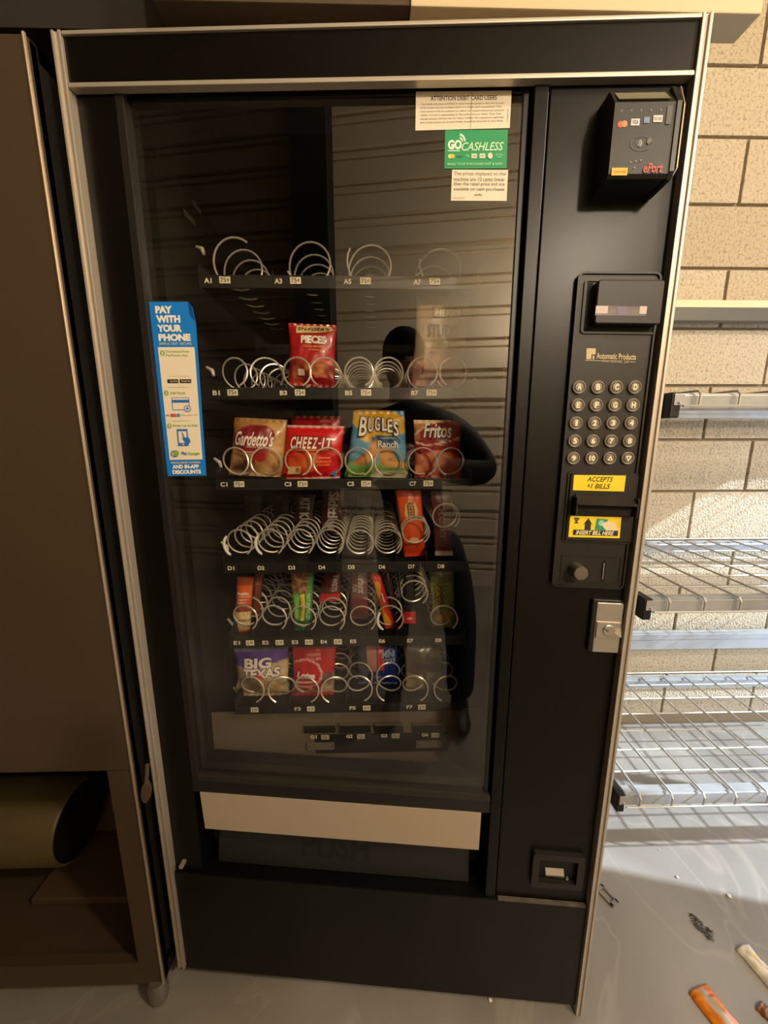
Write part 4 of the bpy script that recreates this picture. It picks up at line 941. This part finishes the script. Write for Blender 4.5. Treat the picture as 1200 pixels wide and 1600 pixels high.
for i in range(16):
    a = 2*math.pi*i/16; vs.append((c0[0]+.0095*math.cos(a)+.004*math.sin(a), LY-.008, c0[2]+.024*math.sin(a)))
b.prism(vs, 16, (0, .007, 0), M_LAT); t0 = Wp(231, 1195, LY-.004); b.tube([(t0[0]-.001, LY-.004, t0[2]), (c0[0]+.001, LY-.004, c0[2]+.012)], .004, M_LAT); part(b, 'latch_paddle', lc, smooth=True)

# ------------------------------------------------------------------ right: steel rack with wire decks
rk = empty('storage_rack', (1.3, .5, 0))
tag(rk, 'galvanised pallet-style rack with wire mesh decks right of the vending machine', 'rack')
RXA, RXB, RY0, RY1 = .655, 2.15, .25, .80
levels = [.292, .885, 1.392]
for x in (.635, 2.17):
    for y in (RY0+.01, RY1):
        b = MB(); b.box(x-.03, x+.012, y, y+.04, 0, 1.66, M_GALV, bev=.002)
        if x < 1: b = MB(); b.box(x-.045, x-.005, y+.012, y+.05, 0, 1.66, M_GALV, bev=.002)
        part(b, 'upright', rk)
for z in levels:
    hb = .038
    for y in (RY0, RY1-.03):
        b = MB(); b.box(RXA, RXB, y, y+.03, z-hb, z-.003, M_GALV, bev=.003); b.box(RXA, RXB, y+.008, y+.03, z-.003, z, M_GALV, bev=.001)
        part(b, 'beam', rk)
    # bracket at the beam's left end, hooked to the upright
    b = MB(); zc = z-.008
    b.box(RXA-.024, RXA-.002, RY0-.004, RY0+.05, zc-.048, zc+.010, M_RUB, bev=.003)
    b.box(RXA-.020, RXA+.004, RY0-.007, RY0-.002, zc-.020, zc+.006, M_GALV, bev=.001); b.lathe([(.003, 0), (.003, -.004)], M_WIRE, (RXA-.008, RY0-.007, zc-.014), 'y', 10)
    part(b, 'beam_bracket', rk)
    # wire deck
    nx = int((RXB-RXA)/.092)
    for i in range(nx+1):
        x = RXA+.035+i*.092
        if x > RXB-.01: break
        b = MB(); b.tube([(x, RY0-.012, z-.030), (x, RY0-.013, z-.004), (x, RY0-.006, z+.004), (x, RY0+.01, z+.005), (x, RY1-.02, z+.005)], .0029, M_WIRE, n=6); part(b, 'deck_wire_lengthwise', rk, smooth=True)
    for j in range(7):
        y = RY0+.075+j*.082; b = MB(); b.tube([(RXA, y, z+.0015), (RXB, y, z+.0015)], .0029, M_WIRE, n=6); part(b, 'deck_wire_crosswise', rk, smooth=True)
    b = MB(); b.tube([(RXA-.004, RY0-.014, z-.030), (RXB, RY0-.014, z-.030)], .0026, M_WIRE, n=6); part(b, 'deck_wire_crosswise', rk, smooth=True)
for p0, p1 in (((1120, 469), (1120, 501)), ((1100, 990), (1100, 1014))):
    za, zb2 = Wp(*p0, .80)[2], Wp(*p1, .80)[2]; b = MB(); zm = za-(za-zb2)*.36
    b.box(.45, 2.25, .80, .835, zb2, zm, mat('brace_grey', (104, 104, 100), .5, metal=.3) if za > 1 else M_GALV, bev=.002); b.box(.45, 2.25, .798, .835, zm, za, mat('brace_lit_cream', (244, 226, 190), .5) if za > 1 else M_GALV, bev=.002); part(b, 'cross_brace', rk)  # cream on the upper brace paints in its lit top edge

# ------------------------------------------------------------------ litter on the floor
def wrapper(name, pts, wd, hgt, colf, label, seed=0, cat='litter', n=26, m=10, folds=2.5):
    """crumpled strip lying on the floor from pixel A to pixel B"""
    A, B = np.array(Fl(*pts[0], .0)), np.array(Fl(*pts[1], .0)); d = B-A; L = np.linalg.norm(d); d /= L; s = np.array([-d[1], d[0], 0])
    vs, cols = [], []
    for i in range(n+1):
        for j in range(m+1):
            u, v = i/n, j/m; wv = wd*(1+.12*(vn(u*5, 1, seed)-.5))
            h = .001+hgt*(math.sin(math.pi*v)**.6)*(.5+.5*math.sin(math.pi*min(1, u*1.02+.02))**.4)*(.65+.6*vn(u*6, v*folds*2, seed))+hgt*.35*vn(u*14, v*9, seed+2)
            p = A+d*L*u+s*wv*(v-.5)+np.array([0, 0, h]); vs.append(p); cols.append(colf(u, v))
    vs += [np.array([p[0], p[1], .0006]) for p in vs[:]]; cols += cols
    N = (n+1)*(m+1); fs = []
    for i in range(n):
        for j in range(m):
            a = i*(m+1)+j; fs.append((a, a+1, a+m+2, a+m+1)); fs.append((N+a+m+1, N+a+m+2, N+a+1, N+a))
    edge = [i*(m+1) for i in range(n+1)]
    for a, b_ in zip(edge, edge[1:]): fs += [(a, b_, N+b_, N+a), (a+m, N+a+m, N+b_+m, b_+m)]
    for j in range(m): fs += [(j, N+j, N+j+1, j+1), (n*(m+1)+j, n*(m+1)+j+1, N+n*(m+1)+j+1, N+n*(m+1)+j)]
    me = bpy.data.meshes.new(name); me.from_pydata([tuple(p-np.array([A[0], A[1], 0])) for p in vs], [], fs)
    at = me.color_attributes.new('print', 'FLOAT_COLOR', 'POINT'); at.data.foreach_set('color', [x for c in cols for x in lin(c)+(1.,)]); me.materials.append(M_BAG)
    for p in me.polygons: p.use_smooth = True
    o = bpy.data.objects.new(name, me); C.objects.link(o); o.location = (A[0], A[1], 0); tag(o, label, cat); return o
OR = (228, 140, 14)
wrapper('candy_wrapper', [(1090, 1546), (1152, 1625)], .058, .012, lambda u, v: mixc((206, 196, 176), (150, 134, 110), vn(u*6, v*9, 3)) if .34 < v < .62 and u > .07 else mixc(OR, (200, 90, 8), vn(u*5, v*9, 4)*.8), 'torn orange wrapper showing its silvery inside, on the floor at bottom right', 31)
wrapper('candy_wrapper', [(1160, 1482), (1232, 1566)], .040, .014, lambda u, v: (226, 190, 60) if (.18 < u < .30 and .4 < v < .8) else mixc((240, 232, 214), (206, 190, 160), vn(u*8, v*12, 5)), 'crumpled white wrapper with a yellow spot near the right edge of the floor', 32)
wrapper('paper_scrap', [(1186, 1572), (1215, 1600)], .030, .009, lambda u, v: mixc((150, 96, 60), (90, 56, 34), vn(u*5, v*5, 6)), 'brown scrap at the right edge of the floor beyond the orange wrapper', 33)
# strap clip by the door
cl = MB(); p = Fl(948, 1398); 
for (x0, x1, y0, y1, z0, z1) in ((-.014, .014, -.03, -.020, 0, .006), (-.014, .014, .012, .020, 0, .006), (-.014, -.007, -.03, .020, 0, .006), (.007, .014, -.03, .020, 0, .006), (-.011, .011, .020, .042, .001, .012)):
    cl.box(x0, x1, y0, y1, z0, z1, MC['leg_steel'], bev=.001, rot=Matrix.Rotation(.45, 3, 'Z'))
o = cl.build('buckle', loc=(0, 0, 0)); o.location = (p[0]-.004, p[1], 0); tag(o, 'small grey metal buckle on the floor beside the machine edge', 'buckle')
# dry leaf-like debris
db = MB(); rnd = random.Random(4)
for i in range(46):
    px = 1080+rnd.random()*32; py = 1436+(px-1080)*.9+rnd.uniform(-9, 9); p = Fl(px, py); a = rnd.gauss(-.7, .35); L = rnd.uniform(.004, .011)
    db.tube([(p[0]-L*math.cos(a), p[1]-L*math.sin(a), .0012), (p[0], p[1], .003+rnd.random()*.003), (p[0]+L*math.cos(a), p[1]+L*math.sin(a), .0012)], [.0003, .0011, .0003], pm((70, 60, 48)), n=5)
o = db.build('dry_grass_clump', loc=tuple(Fl(1097, 1452))); tag(o, 'dark clump of dry shreds on the concrete, middle right', 'debris', kind='stuff')
for px, py, s, l in ((1139, 1401, .0055, 'white crumpled fleck on the floor at right'), (1058, 1371, .0035, 'small pale fleck on the floor below the lowest deck'), (766, 1563, .0045, 'white pellet just in front of the machine foot'), (1030, 1328, .002, 'tiny pale crumb at the edge of the deck shadow')):
    p = Fl(px, py); bm = bmesh.new(); bmesh.ops.create_icosphere(bm, subdivisions=2, radius=s)
    for v in bm.verts: v.co = v.co*(1+.45*(vn(v.co.x*700, v.co.y*700, px)-.5)); v.co.z = v.co.z*.55+s*.55
    b = MB(); bm.verts.index_update(); b.add([v.co.copy() for v in bm.verts], [[v.index for v in f.verts] for f in bm.faces], pm((214, 206, 192))); bm.free()
    o = b.build('crumb', smooth=True); o.location = (p[0], p[1], 0); tag(o, l, 'litter')

# ------------------------------------------------------------------ the photographer (seen only as a reflection in the window)
M_JACK = mat('black_jacket', (14, 14, 15), .75, bump=.3, scale=60); M_SKIN = mat('skin', (206, 150, 126), .5); M_TROU = mat('dark_trousers', (26, 26, 30), .8, bump=.2, scale=80)
M_CAP = mat('black_knit_cap', (10, 10, 11), .9, bump=.6, scale=260)
def skin(name, verts, edges, root, m, parent, sub=2):
    me = bpy.data.meshes.new(name); me.from_pydata([tuple(map(float, v[:3])) for v in verts], edges, [])
    o = bpy.data.objects.new(name, me); C.objects.link(o); o.parent = parent; o.matrix_parent_inverse = parent_inv(parent)
    md = o.modifiers.new('skin', 'SKIN'); md.use_smooth_shade = True
    sk = me.skin_vertices[0].data
    for i, v in enumerate(verts):
        r = v[3]; sk[i].radius = (r, r*(v[4] if len(v) > 4 else 1)); sk[i].use_root = (i == root)
    s = o.modifiers.new('subdiv', 'SUBSURF'); s.levels = s.render_levels = sub
    me.materials.append(m); return o
HY = -.98
hd = mir(630, 572, HY); face_c = hd
hip = mir(655, 960, HY-.02)
per = empty('person', (hip[0], hip[1], 0))
tag(per, 'person in black jacket and knit cap holding a phone, mirrored in the window', 'person')
lens = CAM-np.array([0, .006, 0])
hx, hy, hz = hd
ctr = np.array([hip[0]*.5+hx*.5, hy])
def V(dx, dy, z, r, q=1.): return (ctr[0]+dx, ctr[1]+dy, z, r, q)
S_Z = hz-.20
handR = (lens[0]+.012, lens[1]-.010, lens[2]-.080); handL = (lens[0]-.078, lens[1]-.010, lens[2]-.095)
wR = (handR[0]+.052, handR[1]-.062, handR[2]-.036); wL = (handL[0]-.052, handL[1]-.062, handL[2]-.036)
body = [V(.02, 0, .80, .185, .78), V(.01, 0, .95, .180, .78), V(0, 0, 1.12, .180, .78), V(-.01, 0, 1.27, .185, .75), V(-.01, 0, S_Z-.05, .15, .75), (hx-.01, hy, S_Z+.05, .062),
        V(.19, .0, S_Z-.08, .085), V(.31, .06, 1.14, .070), (wR[0]+.09, wR[1]-.05, wR[2]-.02, .052), wR+(.036,),
        V(-.22, .0, S_Z-.08, .085), V(-.30, .06, 1.12, .070), (wL[0]-.06, wL[1]-.05, wL[2]-.03, .052), wL+(.036,)]
skin('jacket', body, [(0, 1), (1, 2), (2, 3), (3, 4), (4, 5), (4, 6), (6, 7), (7, 8), (8, 9), (4, 10), (10, 11), (11, 12), (12, 13)], 0, M_JACK, per)
FT = ((.24, 1), (-.08, -1))
for dx, sd in FT:
    skin('trouser_leg', [V(.02+sd*.075, 0, .88, .12), V(.02+(dx-.02)*.75, .01, .66, .10), V(dx*.95, .02, .46, .080), V(dx, 0, .25, .070), V(dx, -.01, .07, .068)], [(0, 1), (1, 2), (2, 3), (3, 4)], 0, M_TROU, per)
for dx_ in (.24, -.08):
    b = MB(); n = 16
    prof_ = [(-.06, .035, .05), (-.02, .042, .07), (.05, .040, .05), (.12, .046, .035), (.17, .036, .028), (.19, .012, .018)]; vs = []
    for (y, wd, h) in prof_:
        for k in range(n):
            a = 2*math.pi*k/n; vs.append((dx_+ctr[0]+wd*math.cos(a), ctr[1]+y, max(0, h*.9*math.sin(a)+.035)))
    b.add(vs, [[i*n+k, i*n+(k+1) % n, (i+1)*n+(k+1) % n, (i+1)*n+k] for i in range(5) for k in range(n)]+[list(range(n)), list(range(5*n, 6*n))], M_RUB); part(b, 'shoe', per, smooth=True)
# head, face and cap
def headmesh():
    bm = bmesh.new(); bmesh.ops.create_uvsphere(bm, u_segments=36, v_segments=26, radius=1)
    for v in bm.verts:
        x, y, z = v.co; X, Y, Z = x*.077, y*.095, z*.118
        if z < -.1: k = 1-.32*min(1, (-.1-z)); X *= k; Y = Y*(1-.12*(-z)) if y > 0 else Y*k
        if y > .3:                                   # y > 0 faces the machine
            Y += .022*math.exp(-((x/.16)**2+((z+.12)/.16)**2))                 # nose
            Y += .006*math.exp(-((x/.25)**2+((z+.42)/.07)**2))                 # lips
            Y += .010*math.exp(-((x/.3)**2+((z+.78)/.14)**2))                  # chin
            for sx_ in (-.4, .4): Y -= .012*math.exp(-(((x-sx_)/.17)**2+((z-.08)/.10)**2))   # eye sockets
            Y += .006*math.exp(-((x/.6)**2+((z-.24)/.07)**2))                  # brow
        v.co = (X, Y, Z)
    b = MB(); bm.verts.index_update(); b.add([v.co.copy() for v in bm.verts], [[v.index for v in f.verts] for f in bm.faces], M_SKIN); bm.free()
    b.lathe([(.050, -.06), (.052, -.14)], M_SKIN, (0, -.012, 0), 'z', 20)
    for s in (1, -1):
        b.lathe([(.004, 0), (.018, .004), (.024, .010), (.020, .014), (.004, .010)], M_SKIN, (s*.074, -.005, -.005), 'x', 14)
        b.lathe([(.001, .0), (.008, -.003), (.011, -.008)], mat('eye_white', (220, 214, 208), .3), (s*.031, .083, .009), 'y', 14); b.lathe([(.001, .0015), (.005, -.002)], M_INK, (s*.031, .0835, .009), 'y', 12)
    return b
def toh(x, y, z, yaw=-.35):
    c, s = math.cos(yaw), math.sin(yaw); pt = -.12; y, z = y*math.cos(pt)-z*math.sin(pt), y*math.sin(pt)+z*math.cos(pt)
    return (hx+c*x-s*y, hy+s*x+c*y, hz+z)
o = headmesh().build('head', per, smooth=True, fn=toh); o.matrix_parent_inverse = parent_inv(per)
b = MB(); vs = []; n = 30
prof_ = [(.088, .020), (.091, .045), (.090, .075), (.080, .105), (.060, .130), (.032, .146), (.004, .151)]
for r, h in prof_:
    for k in range(n):
        a = 2*math.pi*k/n; vs.append((r*.93*math.cos(a)*(1+.02*math.sin(k*3)), r*1.14*math.sin(a)-.006, h-(.03 if math.sin(a) < 0 and h < .03 else 0)))
b.add(vs, [[i*n+k, i*n+(k+1) % n, (i+1)*n+(k+1) % n, (i+1)*n+k] for i in range(6) for k in range(n)]+[list(range(6*n, 7*n)), list(range(n))], M_CAP)
o = b.build('knit_cap', per, smooth=True, fn=toh); o.matrix_parent_inverse = parent_inv(per)
# hands: palm, four unequal fingers and a thumb round the phone
def handmesh(c, s):
    """s=+1: hand on the +x side of the phone"""
    cx, cy, cz = c
    vs = [(cx+s*.045, cy-.055, cz-.030, .026, .8), (cx+s*.020, cy-.022, cz-.012, .026, .6), (cx+s*.004, cy-.014, cz+.010, .020, .7)]; ed = [(0, 1), (1, 2)]
    for k, (dz, L) in enumerate(((.030, .9), (.010, 1.), (-.010, .95), (-.028, .75))):
        i = len(vs); z = cz+dz+.006
        vs += [(cx+s*.006, cy-.008, z, .0085), (cx-s*.004, cy+.003, z+.002, .0078), (cx-s*.018*L, cy+.0045, z+.003, .0072), (cx-s*.032*L, cy+.0035, z+.002, .006)]
        ed += [(2 if k < 2 else 1, i), (i, i+1), (i+1, i+2), (i+2, i+3)]
    i = len(vs); vs += [(cx+s*.010, cy-.034, cz+.010, .010), (cx-s*.004, cy-.036, cz+.034, .009), (cx-s*.018, cy-.030, cz+.048, .0075)]; ed += [(1, i), (i, i+1), (i+1, i+2)]
    return vs, ed
hv, he = handmesh(handR, 1); skin('hand', hv, he, 0, M_SKIN, per)
hv, he = handmesh(handL, -1); skin('hand', hv, he, 0, M_SKIN, per)
# the phone: its lens is where this picture was taken from
ph = empty('phone', (lens[0]-.03, lens[1]-.01, lens[2]-.07)); tag(ph, 'dark phone in the photographer hands, mirrored in the window above the blue bag', 'phone')
b = MB(); px0, px1, pz0, pz1 = lens[0]-.064, lens[0]+.010, lens[2]-.140, lens[2]+.014
x0_, x1_, z0_, z1_ = px0, px1, pz0, pz1
a_ = rrect(x0_, x1_, z0_, z1_, .010, 6); n = len(a_); y0_, y1_ = lens[1]-.0095, lens[1]-.002
b.add([(p[0], y0_, p[1]) for p in a_]+[(p[0], y1_, p[1]) for p in a_], [[i, (i+1) % n, n+(i+1) % n, n+i] for i in range(n)], mat('phone_rim', (200, 190, 176), .3, metal=.8)); b.add([(p[0], y1_, p[1]) for p in a_], [list(range(n))], mat('phone_back', (30, 28, 30), .2, coat=.5)); b.add([(p[0], y0_, p[1]) for p in a_], [list(range(n))], M_RUB)
part(b, 'phone_body', ph)
b = MB()
for dx, dz in ((-.006, -.018), (-.022, -.004), (-.022, -.026)): b.lathe([(.0065, y1_-.0005), (.0065, y1_+.0012), (.004, y1_+.0014)], M_RUB, (lens[0]+dx, 0, lens[2]+dz), 'y', 18)
part(b, 'camera_lens', ph)

# chrome wire rack standing by the shutter (mirrored at the window's lower right)
ws = empty('wire_shelf', (.62, -1.62, 0)); tag(ws, 'chrome wire shelf unit standing by the ribbed shutter, mirrored in the window', 'shelf')
for x in (.50, .92):
    for y in (-1.86, -1.50):
        b = MB(); b.tube([(x, y, 0), (x, y, 1.25)], .009, M_WIRE, n=10); part(b, 'post', ws, smooth=True)
for z in (.25, .72, 1.18):
    for k in range(12):
        y = -1.86+k*.0327; b = MB(); b.tube([(.50, y, z), (.92, y, z)], .0026, M_WIRE, n=5); part(b, 'shelf_wire', ws, smooth=True)
    for x in (.50, .64, .78, .92):
        b = MB(); b.tube([(x, -1.86, z-.006), (x, -1.50, z-.006)], .003, M_WIRE, n=5); part(b, 'shelf_wire', ws, smooth=True)
# fixture of the warm ceiling lamp
fl = empty('ceiling_or_fill_light', (LAMP[0], LAMP[1], 2.45)); tag(fl, 'bare warm bulb hanging from the ceiling behind the photographer, right of the window', 'lamp')
b = MB(); b.lathe([(.03, LAMP[2]+.08), (.03, LAMP[2]+.16), (.01, LAMP[2]+.17)], M_WHITE, (LAMP[0], LAMP[1], 0)); b.tube([(LAMP[0], LAMP[1], LAMP[2]+.16), (LAMP[0], LAMP[1], 3.95)], .006, M_WHITE); part(b, 'lamp_holder', fl, smooth=True)

names_ = {'A': 'top', 'B': 'second', 'C': 'third', 'D': 'fourth', 'E': 'fifth', 'F': 'lowest full'}
for o in list(C.objects):
    if o.parent is None and o.get('category') in ('snack bag', 'snack', 'candy bar', 'candy bag', 'granola bar', 'pastry') and o.location.y > .15:
        k = min(zrow, key=lambda r: abs(zrow[r]-o.location.z) if o.location.z > zrow[r]-.02 else 9)
        o['group'] = 'snacks on the %s shelf of the machine' % names_[k]
    elif o.parent is None and o.get('category') == 'litter': o['group'] = 'litter on the concrete floor'

fl2 = empty('ceiling_or_fill_light', (FILL_LAMP[0], FILL_LAMP[1], 3.0)); tag(fl2, 'added warm fill bulb, out of view near the right-hand wall', 'lamp')
b = MB(); b.lathe([(.05, FILL_LAMP[2]+.12), (.05, FILL_LAMP[2]+.20), (.01, FILL_LAMP[2]+.22)], M_WHITE, (FILL_LAMP[0], FILL_LAMP[1], 0)); b.tube([(FILL_LAMP[0], FILL_LAMP[1], FILL_LAMP[2]+.20), (FILL_LAMP[0], FILL_LAMP[1], 3.95)], .006, M_WHITE); part(b, 'lamp_holder', fl2, smooth=True)  # holder for the added fill bulb
